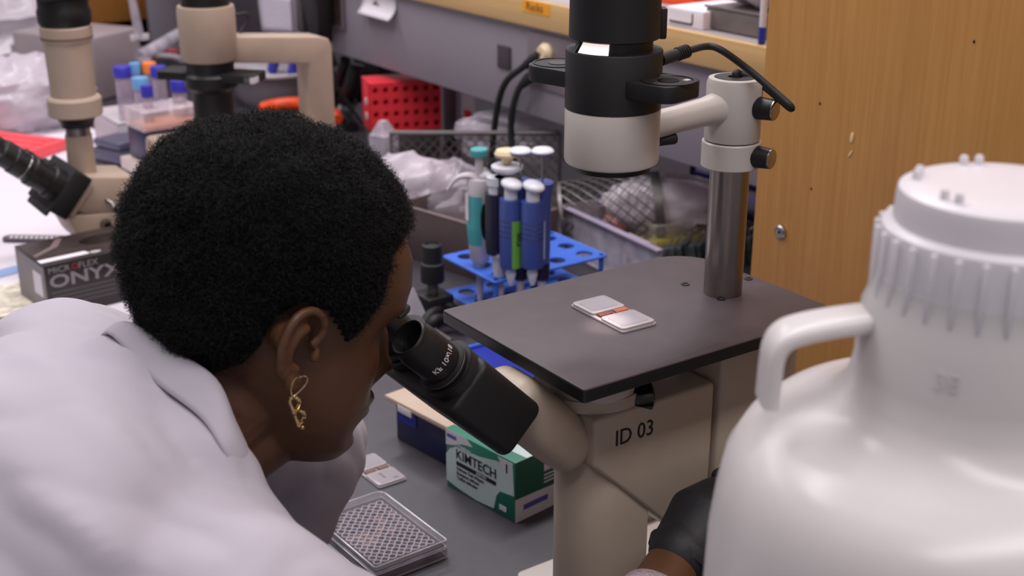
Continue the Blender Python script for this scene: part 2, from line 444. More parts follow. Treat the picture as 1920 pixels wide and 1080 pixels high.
# lit slot between housing and cap
def slot(u, v):
    a = math.radians(-88 + 42 * u); r = 0.0306 + 0.0062 * (1 - v)
    return (DX + r * math.cos(a), DY + r * math.sin(a), zb1 + 0.0006 + 0.0088 * v)
MB().grid(slot, 14, 4).build('lit_slot', mat('lamp_glow', (255, 226, 220), 0.4, emit=0.9, var=0.45, scale=70), upper)
ta = math.radians(-95)
tri = [(0.0300, 0.0), (0.0372, 0.0), (0.0300, 0.0105)]
MB().prism(tri, -0.0006, 0.0006, frame((DX, DY, zb1), (math.cos(ta), math.sin(ta), 0), (0, 0, 1))).build('slot_fin', K['black'], upper)
beam = bpy.data.lights.new('condenser_beam', 'SPOT'); beam.energy = 1.0; beam.color = (1.0, 0.86, 0.78); beam.spot_size = math.radians(19); beam.spot_blend = 0.6; beam.shadow_soft_size = 0.008
beam_o = bpy.data.objects.new('condenser_beam', beam); COL.objects.link(beam_o); beam_o.parent = drum; TM[beam_o] = TM[scope]
beam_o.location = TM[scope].inverted() @ Vector((DX, DY, 0.445))
# filter slide through the housing
fd = Vector((0.97, 0.24, 0)); fn = Vector((-0.24, 0.97, 0))
Mf = frame((DX, DY, 0.5195), fd, fn)
slide = MB().prism(rrect(-0.076, 0.0700, -0.024, 0.024, [0.012, 0.016, 0.016, 0.012], 5), -0.0065, 0.0065, Mf).build('filter_slide', K['black_matte'], scope, bevel=0.0008)
for cx in (-0.056, 0.052):
    MB().lathe([(0.0205, 0.0), (0.0210, 0.0008), (0.0195, 0.0008), (0.0190, 0.0)], 36, Mf @ Matrix.Translation((cx, 0, 0.0064)), caps=False).build('filter_ring', K['black'], slide)
    MB().lathe([(0.0085, 0.0), (0.0085, 0.0006), (0.0, 0.0006)], 24, Mf @ Matrix.Translation((cx, 0, 0.0064)), caps=False).build('filter_boss', K['black_gloss'], slide)
MB().box((0.062, 0.010, 0.0068), (0.004, 0.006, 0.0006), Mf).build('filter_mark', K['white_print'], slide)
# bracket on the right of the cap and the power lead
bd = Vector((0.52, 0.85, 0))
MB().box((0.0370, 0, 0.564), (0.006, 0.012, 0.024), frame((DX, DY, 0), bd, (-0.85, 0.52, 0))).build('side_bracket', K['black'], upper, bevel=0.0015)
c0 = Vector((DX, DY, 0.535)) + bd * 0.037
c1 = ony(1290, 95, c0.y + 0.032)
plug = MB().tube([c0, c0.lerp(c1, 0.35), c0.lerp(c1, 0.7), c1], [0.0050, 0.0052, 0.0046, 0.0038], 14).build('lead_plug', K['rubber'], scope)
for k in range(5):
    p = c0.lerp(c1, 0.62 + 0.08 * k); MB().lathe([(0.0034, -0.0012), (0.0056, -0.0006), (0.0056, 0.0006), (0.0034, 0.0012)], 14, axis(p, c1 - c0)).build('strain_relief', K['rubber'], plug)
lead = [c1, ony(1325, 87, 0.742), ony(1352, 94, 0.750), ony(1400, 128, 0.772), ony(1450, 170, 0.785), ony(1481, 198, 0.79), ony(1479, 201, 0.796), ony(1440, 168, 0.797), ony(1408, 145, 0.795), ony(1388, 138, 0.79), (PX, PY, 0.5095), (PX, PY, 0.503)]
MB().tube(spline(lead, 8), 0.0030, 10).build('power_lead', K['rubber'], scope)

# body under the stage
body = MB().prism([(0.603, 0.2515), (0.7365, 0.2515), (0.7365, 0.105), (0.709, 0.105), (0.603, 0.2075)], -0.852, -0.750, Matrix(((0, 0, 1, 0), (1, 0, 0, 0), (0, 1, 0, 0), (0, 0, 0, 1)))).build('mirror_box', K['cream_paint'], scope, bevel=0.0045, seg=3)
text('ID 03', 0.0205, frame((-0.7495, 0.6455, 0.2285), (0, 1, 0), (0, 0, 1)), K['black_print'], body, xs=0.92)
MB().prism(rrect(-0.805, -0.748, 0.741, 0.836, 0.004, 3), 0.0185, ST - 0.0112).build('rear_pillar', K['cream_paint'], scope, bevel=0.001)
colp = [(-0.753, 0.668), (-0.821, 0.668)] + [(-0.787 - 0.034 * math.cos(math.radians(a)), 0.632 - 0.034 * math.sin(math.radians(a))) for a in range(0, 181, 10)]
MB().prism(colp, 0.02, 0.215).build('front_column', K['cream_paint'], scope, bevel=0.002)
MB().prism(rrect(-0.900, -0.700, 0.627, 0.86, 0.008, 5), 0.0, 0.02).build('base', K['white_paint'], scope, bevel=0.003)
MB().lathe([(0.050, 0.2515), (0.050, 0.262), (0.0, 0.262)], 40, Matrix.Translation((-0.800, 0.637, 0)), caps=False, sx=0.95).build('body_top', K['cream_paint'], scope)
tur = MB().lathe([(0.036, 0.258), (0.037, 0.262), (0.037, 0.283), (0.034, 0.288), (0.0, 0.288)], 48, Matrix.Translation((-0.790, 0.632, 0)), caps=False).build('turret', K['white_paint'], scope)
MB().lathe([(0.010, 0.0), (0.0125, 0.004), (0.0125, 0.018), (0.009, 0.020), (0.0, 0.020)], 24, axis(onx(1180, 744, -0.765), (0.45, 0.85, 0.02)), caps=False).build('objective', K['black_gloss'], tur)
MB().lathe([(0.0090, 0.0), (0.0090, 0.012), (0, 0.012)], 24, axis((-0.800, 0.625, 0.286), (0, 0, 1)), caps=False).build('objective', K['dark_steel'], tur)
# eyepiece arm: leans 45 degrees towards the viewer's seat
ax = Vector((0, -0.7071, 0.7071)); pn = Vector((0, 0.7071, 0.7071))
def SP(sv, pv, x=XM):
    return Vector((x, 0, 0)) + ax * sv + pn * pv
Mh = frame(SP(0, 0), (-1, 0, 0), pn)          # x across, y along pn, z up the eyepiece axis
if (Mh.to_3x3() @ Vector((0, 0, 1))).dot(ax) < 0: Mh = frame(SP(0, 0), (1, 0, 0), pn)
MB().prism(rrect(-0.020, 0.044, 0.5535, 0.6025, 0.021, 8), -0.282, -0.175, Mh).build('eyepiece_arm', K['cream_paint'], scope, bevel=0.018, seg=6)
MB().prism(rrect(-0.020, 0.036, 0.556, 0.599, 0.018, 8), -0.198, -0.186, Mh).build('arm_flange', K['white_paint'], scope, bevel=0.002)
hou = MB().prism(rrect(-0.060, 0.056, 0.536, 0.586, 0.010, 5), -0.189, -0.114, Mh).build('prism_housing', K['black_matte'], scope, bevel=0.004, seg=3)
for s in (1, -1):
    e = SP(-0.274, 0.5645, XM + 0.032 * s)
    Me = axis(e, ax)
    t = MB().lathe([(0.0225, 0.146), (0.0225, 0.165), (0.0215, 0.168), (0.0185, 0.168), (0.0185, 0.172), (0.0205, 0.172), (0.0205, 0.1755), (0.0165, 0.1765), (0.0165, 0.178)], 40, Me, caps=False).build('eyepiece_tube', K['black_matte'], scope)
    MB().lathe([(0.0235, 0.1690), (0.0235, 0.1705), (0.017, 0.1715)], 40, Me, caps=False).build('dioptre_ring', K['black'], t)
    ep = MB().lathe([(0.0170, 0.176), (0.0172, 0.178), (0.0172, 0.206), (0.0160, 0.209), (0.0155, 0.216), (0.0140, 0.2170), (0.0125, 0.2160), (0.0110, 0.208), (0.0, 0.208)], 40, Me, caps=False).build('eyepiece', K['black'], t)
    MB().lathe([(0.0, 0.2085), (0.0105, 0.2082)], 30, Me, caps=False).build('eye_lens', K['glass_dark'], ep)
    MB().lathe([(0.0206, 0.1738), (0.0208, 0.1742), (0.0206, 0.1746)], 40, Me, caps=False).build('silver_line', K['dark_steel'], t)
    if s == 1:
        def wrap(co, r=0.01735):
            a = co.x / r
            return Vector((math.cos(a) * (r + co.z), math.sin(a) * (r + co.z), -co.y))
        Mt = Me.copy()
        xd = Vector((1.0, 0, 0)); Mw = frame(e + ax * 0.188, xd, ax.cross(xd))
        if (Mw.to_3x3() @ Vector((0, 0, 1))).dot(ax) < 0: Mw = frame(e + ax * 0.188, xd, -ax.cross(xd))
        text('KF 10x/18', 0.0066, Mw @ Matrix.Rotation(math.radians(10), 4, 'Z'), K['white_print'], ep, warp=wrap)
MB().box((0, 0.570, -0.112), (0.030, 0.034, 0.014), Mh).build('dioptre_bridge', K['black'], scope, bevel=0.004)
# ------------------------------------------------------------------ person
HP = math.radians(21)
HO = Vector((XM, 0.313, 0.287))
HF = Vector((0, math.cos(HP), -math.sin(HP))); HU = Vector((0, math.sin(HP), math.cos(HP)))
MHD = Matrix(((1, 0, 0, HO.x), (0, HF.y, HU.y, HO.y), (0, HF.z, HU.z, HO.z), (0, 0, 0, 1)))
_bw = Matrix.Translation((XM, 0.440, 0.379))
MHD = _bw @ Matrix.Rotation(math.radians(-7), 4, 'Z') @ _bw.inverted() @ MHD
person = thing('person', 'person in a white lab coat bent over the microscope eyepieces', 'person', (XM, -0.1, -0.2))

ZT = np.array([0.000, .006, .020, .035, .050, .065, .080, .095, .110, .125, .137, .150, .170, .190, .205, .217, .2225, .225])
YF = np.array([.068, .084, .0905, .0875, .0895, .0890, .0880, .0870, .0860, .0895, .0945, .0950, .0890, .0740, .0560, .032, .018, -.008])
YB = np.array([.030, .004, -.006, -.016, -.034, -.052, -.066, -.078, -.088, -.095, -.099, -.100, -.098, -.088, -.072, -.048, -.034, -.010])
WD = np.array([.014, .028, .042, .0500, .0555, .0600, .0635, .0660, .0685, .0705, .0715, .0730, .0730, .0680, .0580, .0400, .0270, .002])
def head_pt(a, z):
    yf, yb, w = np.interp(z, ZT, YF), np.interp(z, ZT, YB), np.interp(z, ZT, WD)
    y0 = yb + (yf - yb) * 0.47
    c, s = math.cos(a), math.sin(a)
    e = 2.25 if s > 0 else 2.0
    x = w * math.copysign(abs(c) ** (2 / e), c)
    y = y0 + (yf - y0 if s > 0 else y0 - yb) * math.copysign(abs(s) ** (2 / e), s)
    fr = max(0.0, s)
    if s > 0:
        def g(x0, z0, sx, sz): return math.exp(-((x - x0) / sx) ** 2 - ((z - z0) / sz) ** 2)
        d = 0.013 * g(0, .056, .022, .0055) + 0.013 * g(0, .0445, .020, .0062) - 0.004 * g(0, .0505, .020, .0022)
        d += 0.006 * g(0, .016, .018, .012) - 0.004 * g(0, .033, .02, .006)
        d += 0.019 * g(0, .078, .0095, .009) + 0.012 * g(0, .092, .0075, .014) + 0.007 * g(0, .108, .007, .015)
        d += 0.008 * (g(.014, .074, .007, .006) + g(-.014, .074, .007, .006))
        d -= 0.011 * (g(.032, .112, .014, .010) + g(-.032, .112, .014, .010))
        d += 0.003 * (g(.033, .131, .02, .006) + g(-.033, .131, .02, .006))
        d += 0.004 * (g(.045, .088, .016, .014) + g(-.045, .088, .016, .014))
        y += d * fr
    return Vector((x, y, z))

def fuse(mb, voxel, smooth_it, name, factor=0.5):
    me = bpy.data.meshes.new(name); me.from_pydata(mb.v, [], mb.f)
    bm = bmesh.new(); bm.from_mesh(me); bmesh.ops.recalc_face_normals(bm, faces=bm.faces); bm.to_mesh(me); bm.free()
    o = bpy.data.objects.new(name, me); COL.objects.link(o)
    md = o.modifiers.new('r', 'REMESH'); md.mode = 'VOXEL'; md.voxel_size = voxel; md.use_smooth_shade = True
    if smooth_it:
        sm = o.modifiers.new('s', 'SMOOTH'); sm.factor = factor; sm.iterations = smooth_it
    dg = bpy.context.evaluated_depsgraph_get()
    out = bpy.data.meshes.new_from_object(o.evaluated_get(dg))
    bpy.data.objects.remove(o); bpy.data.meshes.remove(me)
    out.name = name
    out.polygons.foreach_set('use_smooth', [True] * len(out.polygons))
    return out
def to_parent(me, parent):
    me.transform(TM[parent].inverted()); return me

def capsule(mb, pts, rs, n=24, flat=1.0):
    pts = [Vector(p) for p in pts]
    mb.tube(pts, rs, n, flat=flat)
    mb.ell(pts[0], (rs[0] * .98,) * 3, 16, 10); mb.ell(pts[-1], (rs[-1] * .98,) * 3, 16, 10)

RSH, LSH = Vector((-0.635, 0.235, 0.262)), Vector((-0.965, 0.240, 0.290))
REL = Vector((-0.560, 0.410, 0.085)); RWR = onx(1262, 1058, -0.672)
RHD = RWR + Vector((-0.012, 0.045, 0.030))
LEL, LWR = Vector((-1.010, 0.475, 0.155)), Vector((-0.985, 0.395, 0.050))
NB = Vector((XM, 0.225, 0.315))

b = MB()
nz, na = 76, 72
zs = [0.225 * (0.5 - 0.5 * math.cos(math.pi * (0.02 + 0.96 * j / (nz - 1)))) for j in range(nz)]
b.grid(lambda u, v: MHD @ head_pt(2 * math.pi * u, zs[int(round(v * (nz - 1)))]), na, nz, wrap=True)
k0 = len(b.v) - na * nz
b.f.append(tuple(range(k0, k0 + na))); b.f.append(tuple(range(k0 + na * (nz - 1), k0 + na * nz)))
# neck and hidden core of the torso
b.tube([MHD @ Vector((0, -0.022, 0.095)), MHD @ Vector((0, -0.018, 0.045)), MHD @ Vector((0, -0.035, 0.01)), NB, NB + Vector((0, -0.06, -0.05))], [0.040, 0.053, 0.056, 0.050, 0.030], 32)
b.tube([MHD @ Vector((0, 0.03, 0.032)), MHD @ Vector((0, -0.005, 0.010)), NB + Vector((0, 0.02, -0.02))], [0.036, 0.046, 0.05], 28)
b.tube([NB + Vector((0, -0.03, -0.03)), (XM, 0.1, 0.16), (XM, -0.05, 0.0), (XM, -0.12, -0.12)], [0.05, 0.07, 0.08, 0.09], 24)
for sh, el, wr in ((RSH, REL, RWR), (LSH, LEL, LWR)):
    capsule(b, [NB + Vector((0, -0.03, -0.06)), sh + Vector((0, 0, -0.015))], [0.040, 0.035])
    capsule(b, [sh, sh.lerp(el, .5), el], [0.045, 0.042, 0.034])
    capsule(b, [el, el.lerp(wr, .3), el.lerp(wr, .8), wr], [0.034, 0.036, 0.026, 0.0215])
fwd = (RHD - RWR).normalized()
capsule(b, [RWR, RWR + fwd * 0.03], [0.0215, 0.022], flat=0.85)
capsule(b, [LWR, LWR + Vector((0.01, -0.05, -0.012)), LWR + Vector((0.02, -0.09, -0.026))], [0.024, 0.028, 0.016], flat=0.6)
# ears
for sd in (1, -1):
    def E_(u, v, o): return MHD @ Vector((sd * (0.0675 + o), -0.002 + u - 0.04 * v, 0.1045 + v))
    helix = [E_(*p) for p in ((.007, .003, .008), (.012, .012, .009), (.009, .023, .012), (-.001, .0285, .015), (-.012, .024, .019), (-.0175, .012, .021), (-.0175, -.002, .020), (-.0135, -.014, .017), (-.006, -.023, .013), (.002, -.027, .010))]
    b.tube(spline(helix, 5), 0.0034, 10)
    anti = [E_(*p) for p in ((.000, .016, .012), (-.008, .010, .016), (-.0105, -.001, .016), (-.007, -.011, .013), (.001, -.0145, .011))]
    b.tube(spline(anti, 5), 0.0034, 10)
    b.ell((0, 0, 0), (0.0045, 0.0115, 0.014), 16, 10, MHD @ Matrix.Translation((sd * 0.0795, -0.0100, 0.117)) @ Matrix.Rotation(sd * 0.55, 4, 'Z'))
    b.ell((0, 0, 0), (0.0040, 0.0075, 0.020), 16, 10, MHD @ Matrix.Translation((sd * 0.0825, -0.0148, 0.104)) @ Matrix.Rotation(sd * 0.60, 4, 'Z'))
    b.ell((0, 0, 0), (0.0045, 0.0085, 0.0085), 14, 8, MHD @ Matrix.Translation((sd * 0.0775, -0.0010, 0.0805)) @ Matrix.Rotation(sd * 0.35, 4, 'Z'))
    b.ell((0, 0, 0), (0.0045, 0.0035, 0.0065), 12, 8, MHD @ Matrix.Translation((sd * 0.0745, 0.0100, 0.1010)))
    b.tube([E_(-.012, .006, .000), E_(-.014, .006, .016)], [0.011, 0.008], 12)
K['skin'] = mat('deep_brown_skin', (88, 58, 39), 0.46, var=0.10, scale=35, sss=0.12, bump=0.10, bscale=700, spec=0.4)
body_me = to_parent(fuse(b, 0.0021, 4, 'body'), person)
link('body', body_me, K['skin'], person)
for sd in (1, -1):
    MB().ell((0, 0, 0), (0.0105,) * 3, 18, 12, MHD @ Matrix.Translation((sd * 0.032, 0.0600, 0.112))).build('eye', mat('eye_white', (210, 200, 195), 0.2), person)
    brow = [MHD @ (head_pt(math.radians(90 - sd * d), zz) + Vector((0, 0.0012, 0))) for d, zz in ((9, .129), (17, .1335), (25, .1335), (33, .129))]
    MB().tube(spline(brow, 4), [0.0012] + [0.0026] * 10 + [0.0022, 0.001], 8).build('eyebrow', K['black_matte'], person)

# hair: a soft cap that follows the skull above the hairline, plus short coiled strands
HL = [(0.14, 0.192), (0.072, 0.19), (0.058, 0.187), (0.046, 0.175), (0.047, 0.156), (0.047, 0.142), (0.04, 0.122), (0.033, 0.114), (0.024, 0.122), (0.011, 0.131), (-0.011, 0.137), (-0.025, 0.118), (-0.027, 0.09), (-0.044, 0.062), (-0.054, 0.045), (-0.16, 0.025), (-0.16, 0.32), (0.14, 0.32)]
def sdist(y, z):
    best = 9; inside = False; n = len(HL)
    for i in range(n):
        (x1, y1), (x2, y2) = HL[i], HL[(i + 1) % n]
        dx, dy = x2 - x1, y2 - y1
        t = max(0, min(1, ((y - x1) * dx + (z - y1) * dy) / (dx * dx + dy * dy)))
        best = min(best, math.hypot(y - x1 - t * dx, z - y1 - t * dy))
        if (y1 > z) != (y2 > z) and y < (x2 - x1) * (z - y1) / (y2 - y1) + x1: inside = not inside
    return best if inside else -best
nzh, nah = 84, 128
zh = [0.004 + 0.2208 * (0.5 - 0.5 * math.cos(math.pi * j / (nzh - 1))) for j in range(nzh)]
base = [[head_pt(2 * math.pi * i / nah, z) for i in range(nah)] for z in zh]
hv = []; hm = []
cc = Vector((0, -0.008, 0.125))
for j in range(nzh):
    for i in range(nah):
        p = base[j][i]
        n_ = (base[j][(i + 1) % nah] - base[j][i - 1]).cross(base[min(j + 1, nzh - 1)][i] - base[max(j - 1, 0)][i])
        n_ = n_.normalized() if n_.length > 1e-9 else Vector((0, 0, 1))
        if n_.dot(p - cc) < 0: n_ = -n_
        n_ = (n_ * 0.6 + (p - cc).normalized() * 0.4).normalized()
        d = sdist(p.y, p.z)
        t = max(0.0, min(1.0, (d + 0.002) / 0.040)); t = math.sin(t * math.pi / 2)
        full = 0.0115 - 0.003 * max(0, p.y / 0.09)
        th = 0.0030 + full * t if d > -0.002 else -0.010
        lump = noise.noise(Vector(p) * 60) * 0.004 * t + noise.noise(Vector(p) * 170) * 0.0018 * t
        hv.append(MHD @ (p + n_ * (th + lump))); hm.append(d)
hf = []
for j in range(nzh - 1):
    for i in range(nah):
        q = (j * nah + i, j * nah + (i + 1) % nah, (j + 1) * nah + (i + 1) % nah, (j + 1) * nah + i)
        if max(hm[k] for k in q) > -0.006: hf.append(q)
hb = MB(); hb.v = [tuple(p) for p in hv]; hb.f = hf
hb.f.append(tuple((nzh - 1) * nah + i for i in range(nah)))
K['hair'] = mat('black_hair', (6, 6, 6), 0.75, var=0.3, scale=260, bump=0.9, bscale=520, bdist=0.003, spec=0.25)
hair = hb.build('hair', K['hair'], person, angle=180)
rng = np.random.default_rng(3)
hva = np.array([tuple(v.co) for v in hair.data.vertices])
tri = []; wt = []
for f in hair.data.polygons:
    vs = list(f.vertices)
    if len(vs) == 4 and min(hm[k] for k in vs) > 0.0005: tri += [(vs[0], vs[1], vs[2]), (vs[0], vs[2], vs[3])]
tri = np.array(tri)
A, B_, C_ = hva[tri[:, 0]], hva[tri[:, 1]], hva[tri[:, 2]]
cr = np.cross(B_ - A, C_ - A); ar = np.linalg.norm(cr, axis=1)
NS, NP = 85000, 9
pick = rng.choice(len(tri), NS, p=ar / ar.sum())
r1 = np.sqrt(rng.random(NS))[:, None]; r2 = rng.random(NS)[:, None]
root = A[pick] * (1 - r1) + B_[pick] * r1 * (1 - r2) + C_[pick] * r1 * r2
nrm = cr[pick] / ar[pick][:, None]
cen = np.array(person.matrix_world.inverted() @ (MHD @ cc)) if False else np.array(TM[person].inverted() @ (MHD @ cc))
sg = np.sign(np.sum(nrm * (root - cen), axis=1))[:, None]; nrm = nrm * sg
dirn = nrm + rng.normal(0, 0.55, (NS, 3)); dirn /= np.linalg.norm(dirn, axis=1)[:, None]
ort = np.cross(dirn, rng.normal(0, 1, (NS, 3))); ort /= np.linalg.norm(ort, axis=1)[:, None]
ort2 = np.cross(dirn, ort)
ln = (0.004 + 0.0075 * rng.random(NS) ** 1.5)[:, None]; cr_ = rng.uniform(0.0008, 0.0020, NS)[:, None]; ph = rng.uniform(0, 6.28, NS)[:, None]
pts = np.zeros((NS, NP, 3), dtype=np.float32)
for k in range(NP):
    t = k / (NP - 1)
    pts[:, k] = root - nrm * 0.003 + dirn * ln * t + (ort * np.cos(ph + t * 10.0) + ort2 * np.sin(ph + t * 10.0)) * cr_ * min(1, t * 2)
hc = bpy.data.hair_curves.new('coiled_strands')
hc.add_curves([NP] * NS)
hc.attributes['position'].data.foreach_set('vector', pts.reshape(-1))
ra = hc.attributes.new('radius', 'FLOAT', 'POINT') if 'radius' not in hc.attributes else hc.attributes['radius']
ra.data.foreach_set('value', np.full(NS * NP, 0.00011, dtype=np.float32))
strands = link('coiled_strands', hc, mat('black_hair_strand', (13, 12, 12), 0.55, var=0.1, spec=0.25), hair)
strands['kind'] = 'stuff'

# earring: wire hook with two twisted drops
def EP(y, z, o): return MHD @ Vector((o, y + 0.012, z + 0.002))
hk = [EP(*p) for p in ((-.0125, .0845, .0835), (-.0095, .0865, .0845), (-.0065, .0850, .0840), (-.006, .0800, .0825), (-.0085, .0740, .0815), (-.0115, .0705, .0815), (-.0145, .0745, .0820), (-.0150, .0805, .0825), (-.0135, .0845, .0830))]
ER = MB().tube(spline(hk, 6), 0.00065, 8).build('earring', K['gold'], person)
lob = EP(-.0118, .0700, .0815)
for k in range(2):
    c = lob + Vector((0, 0.0015 + 0.003 * k, -0.0065 - 0.0105 * k))
    pts_ = [c + Vector((0.0022 * math.sin(a * 2), 0.0028 * math.cos(a), 0.0056 * math.sin(a))) for a in np.linspace(0, 2 * math.pi, 25)]
    MB().tube(pts_, [0.0010 + 0.0007 * abs(math.sin(i * 0.5)) for i in range(25)], 8).build('drop', K['gold'], ER)
MB().ell(lob + Vector((0, 0.006, -0.0245)), (0.0013, 0.0013, 0.0016), 10, 8).build('drop', K['gold'], ER)

# lab coat
K['coat'] = mat('white_cotton', (176, 169, 180), 0.85, var=0.02, scale=14, bump=0.12, bscale=900, sheen=0.1)
c = MB()
def torso(cen, hw, hd):
    a_ = Vector((0, 0.74, 0.67)); nb = Vector((0, -0.67, 0.74))
    return [(Vector(cen) + Vector((hw * math.copysign(abs(math.cos(t)) ** 0.8, math.cos(t)), 0, 0)) + nb * (hd * math.copysign(abs(math.sin(t)) ** 0.8, math.sin(t)))) for t in [2 * math.pi * i / 40 for i in range(40)]]
rings = [torso(*q) for q in (((XM, 0.275, 0.330), 0.082, 0.058), ((XM, 0.246, 0.330), 0.120, 0.076), ((XM, 0.205, 0.304), 0.168, 0.092), ((XM, 0.14, 0.21), 0.195, 0.105), ((XM, 0.06, 0.14), 0.200, 0.125), ((XM, -0.04, 0.05), 0.190, 0.130), ((XM, -0.14, -0.06), 0.190, 0.135), ((XM, -0.20, -0.22), 0.205, 0.140))]
k0 = len(c.v); m = 40
for r_ in rings: c.v += [tuple(p) for p in r_]
for j in range(len(rings) - 1):
    for i in range(m): c.f.append((k0 + j * m + i, k0 + j * m + (i + 1) % m, k0 + (j + 1) * m + (i + 1) % m, k0 + (j + 1) * m + i))
c.f.append(tuple(k0 + i for i in range(m))); c.f.append(tuple(k0 + (len(rings) - 1) * m + i for i in range(m)))
capsule(c, [RSH + Vector((-0.11, -0.01, 0.012)), RSH], [0.075, 0.072])
capsule(c, [LSH + Vector((0.11, -0.01, 0.012)), LSH], [0.075, 0.072])
capsule(c, [RSH, RSH.lerp(REL, .45), REL], [0.073, 0.068, 0.058])
RCF = REL.lerp(RWR, 0.67)
capsule(c, [REL, REL.lerp(RCF, .5), RCF], [0.058, 0.052, 0.040])
capsule(c, [LSH, LSH.lerp(LEL, .45), LEL], [0.074, 0.066, 0.052])
capsule(c, [LEL, LEL.lerp(LWR, .5), LWR], [0.052, 0.046, 0.038])
top_e = [(-0.878, 0.325, 0.315), (-0.872, 0.290, 0.342), (-0.850, 0.264, 0.370), onx(262, 618, -0.815), onx(330, 660, -0.785), onx(404, 712, -0.745), onx(440, 790, -0.722), onx(466, 850, -0.716), onx(472, 902, -0.722), onx(500, 985, -0.75)]
bot_e = [(-0.905, 0.315, 0.292), (-0.900, 0.272, 0.315), (-0.868, 0.242, 0.345), onx(200, 625, -0.825), onx(285, 712, -0.775), onx(372, 780, -0.725), onx(412, 835, -0.700), onx(436, 880, -0.695), onx(452, 908, -0.700), onx(470, 1000, -0.73)]
c.tube(spline([Vector(q_) + (Vector((XM, 0.25, 0.20)) - Vector(q_)).normalized() * 0.030 for q_ in bot_e[1:8]], 4), 0.0295, 16)
coat_me = fuse(c, 0.0062, 10, 'lab_coat', 0.6)
n = len(coat_me.vertices)
coat_n = [v.normal.copy() for v in coat_me.vertices]
coat_p = [v.co.copy() for v in coat_me.vertices]
coat_new = []
for p, nn in zip(coat_p, coat_n):
    f1 = noise.noise(Vector((p.x * 5, p.y * 11 + p.x * 6, p.z * 9)))
    f2 = noise.noise(Vector((p.x * 12 + 3, p.y * 26 - p.x * 10, p.z * 24)))
    coat_new.extend(p + nn * (0.009 * f1 + 0.0065 * abs(f2)))
coat_me.vertices.foreach_set('co', coat_new); coat_me.update()
coat = link('lab_coat', to_parent(coat_me, person), K['coat'], person)
sb = coat.modifiers.new('sub', 'SUBSURF'); sb.levels = 1; sb.render_levels = 1
# collar: a folded band round the neck
top_s, bot_s = spline(top_e, 6), spline(bot_e, 6)
ns = len(top_s)
inn = [p * 0.0 + p + (Vector((XM, 0.26, p.z - 0.03)) - p) * 0.18 for p in top_s]
def col_f(u, v):
    i = int(round(u * (ns - 1))); T, B2, I = Vector(top_s[i]), Vector(bot_s[i]), inn[i]
    if v < 0.3: return I.lerp(T, v / 0.3)
    w = (v - 0.3) / 0.7
    bul = math.sin(w * math.pi) * 0.006
    out = (T - Vector((XM, 0.25, T.z - 0.05))).normalized()
    return T.lerp(B2, w) + out * bul
MB().grid(col_f, ns, 14).build('collar', K['coat'], coat, angle=180, thick=0.0022)
# knitted cuff and the glove on the right hand
cd = (RWR - RCF).normalized()
K['knit'] = mat('knit_cuff', (176, 158, 166), 0.9, var=0.3, scale=420, bump=0.8, bscale=420)
MB().tube([RCF - cd * 0.01, RCF + cd * 0.028, RCF + cd * 0.046], [0.034, 0.032, 0.028], 32, caps=False).build('knit_cuff', K['knit'], coat, thick=0.002)
K['nitrile'] = mat('black_nitrile', (28, 27, 31), 0.62, var=0.1, scale=60, bump=0.2, bscale=70, bdist=0.003)
g = MB()
gs = RWR + fwd * 0.012
kn_ = gs + fwd * 0.034
hdr = Vector((-0.12, 0.97, -0.16)).normalized()
pal = kn_ + hdr * 0.060
capsule(g, [gs, gs + fwd * 0.015, kn_, kn_ + hdr * 0.03, pal], [0.0270, 0.0275, 0.031, 0.0345, 0.0315], flat=0.80)
fwd0 = fwd; fwd = hdr
side = Vector((0, 0, 1)).cross(fwd).normalized(); upv = fwd.cross(side)
KN = Vector((-0.705, 0.775, 0.140))
for i, (off, ln_) in enumerate(((0.028, 0.075), (0.010, 0.085), (-0.009, 0.08), (-0.027, 0.062))):
    r0 = pal + side * 0 + upv * off * 0.5
    a_ = r0 + (fwd * 0.75 + Vector((-0.5, 0, 0))).normalized() * ln_ * 0.45
    b2 = a_ + (fwd * 0.25 + Vector((-0.9, 0.1, -0.2))).normalized() * ln_ * 0.33
    c2 = b2 + Vector((-0.5, -0.55, -0.35)).normalized() * ln_ * 0.28
    capsule(g, [r0 - fwd * 0.02, a_, b2, c2], [0.0115, 0.0100, 0.0092, 0.0078], 14)
fwd = fwd0
tb = gs + fwd * 0.030
capsule(g, [tb, tb + Vector((-0.020, 0.016, 0.002)), tb + Vector((-0.028, 0.045, 0.004)), tb + Vector((-0.026, 0.068, 0.002))], [0.014, 0.013, 0.0105, 0.0085], 14)
glove = link('glove', to_parent(fuse(g, 0.0024, 6, 'glove'), person), K['nitrile'], person)
MB().tube([gs - fwd * 0.006, gs + fwd * 0.002, gs + fwd * 0.004], [0.0268, 0.0292, 0.0285], 32, flat=0.86).build('glove_cuff', K['nitrile'], glove)
MB().lathe([(0.0, 0.0), (0.020, 0.0), (0.022, 0.002), (0.022, 0.028), (0.020, 0.030), (0.0, 0.030)], 32, axis((-0.748, 0.812, 0.112), (1, 0, 0)), caps=False).build('focus_knob', K['black'], scope)
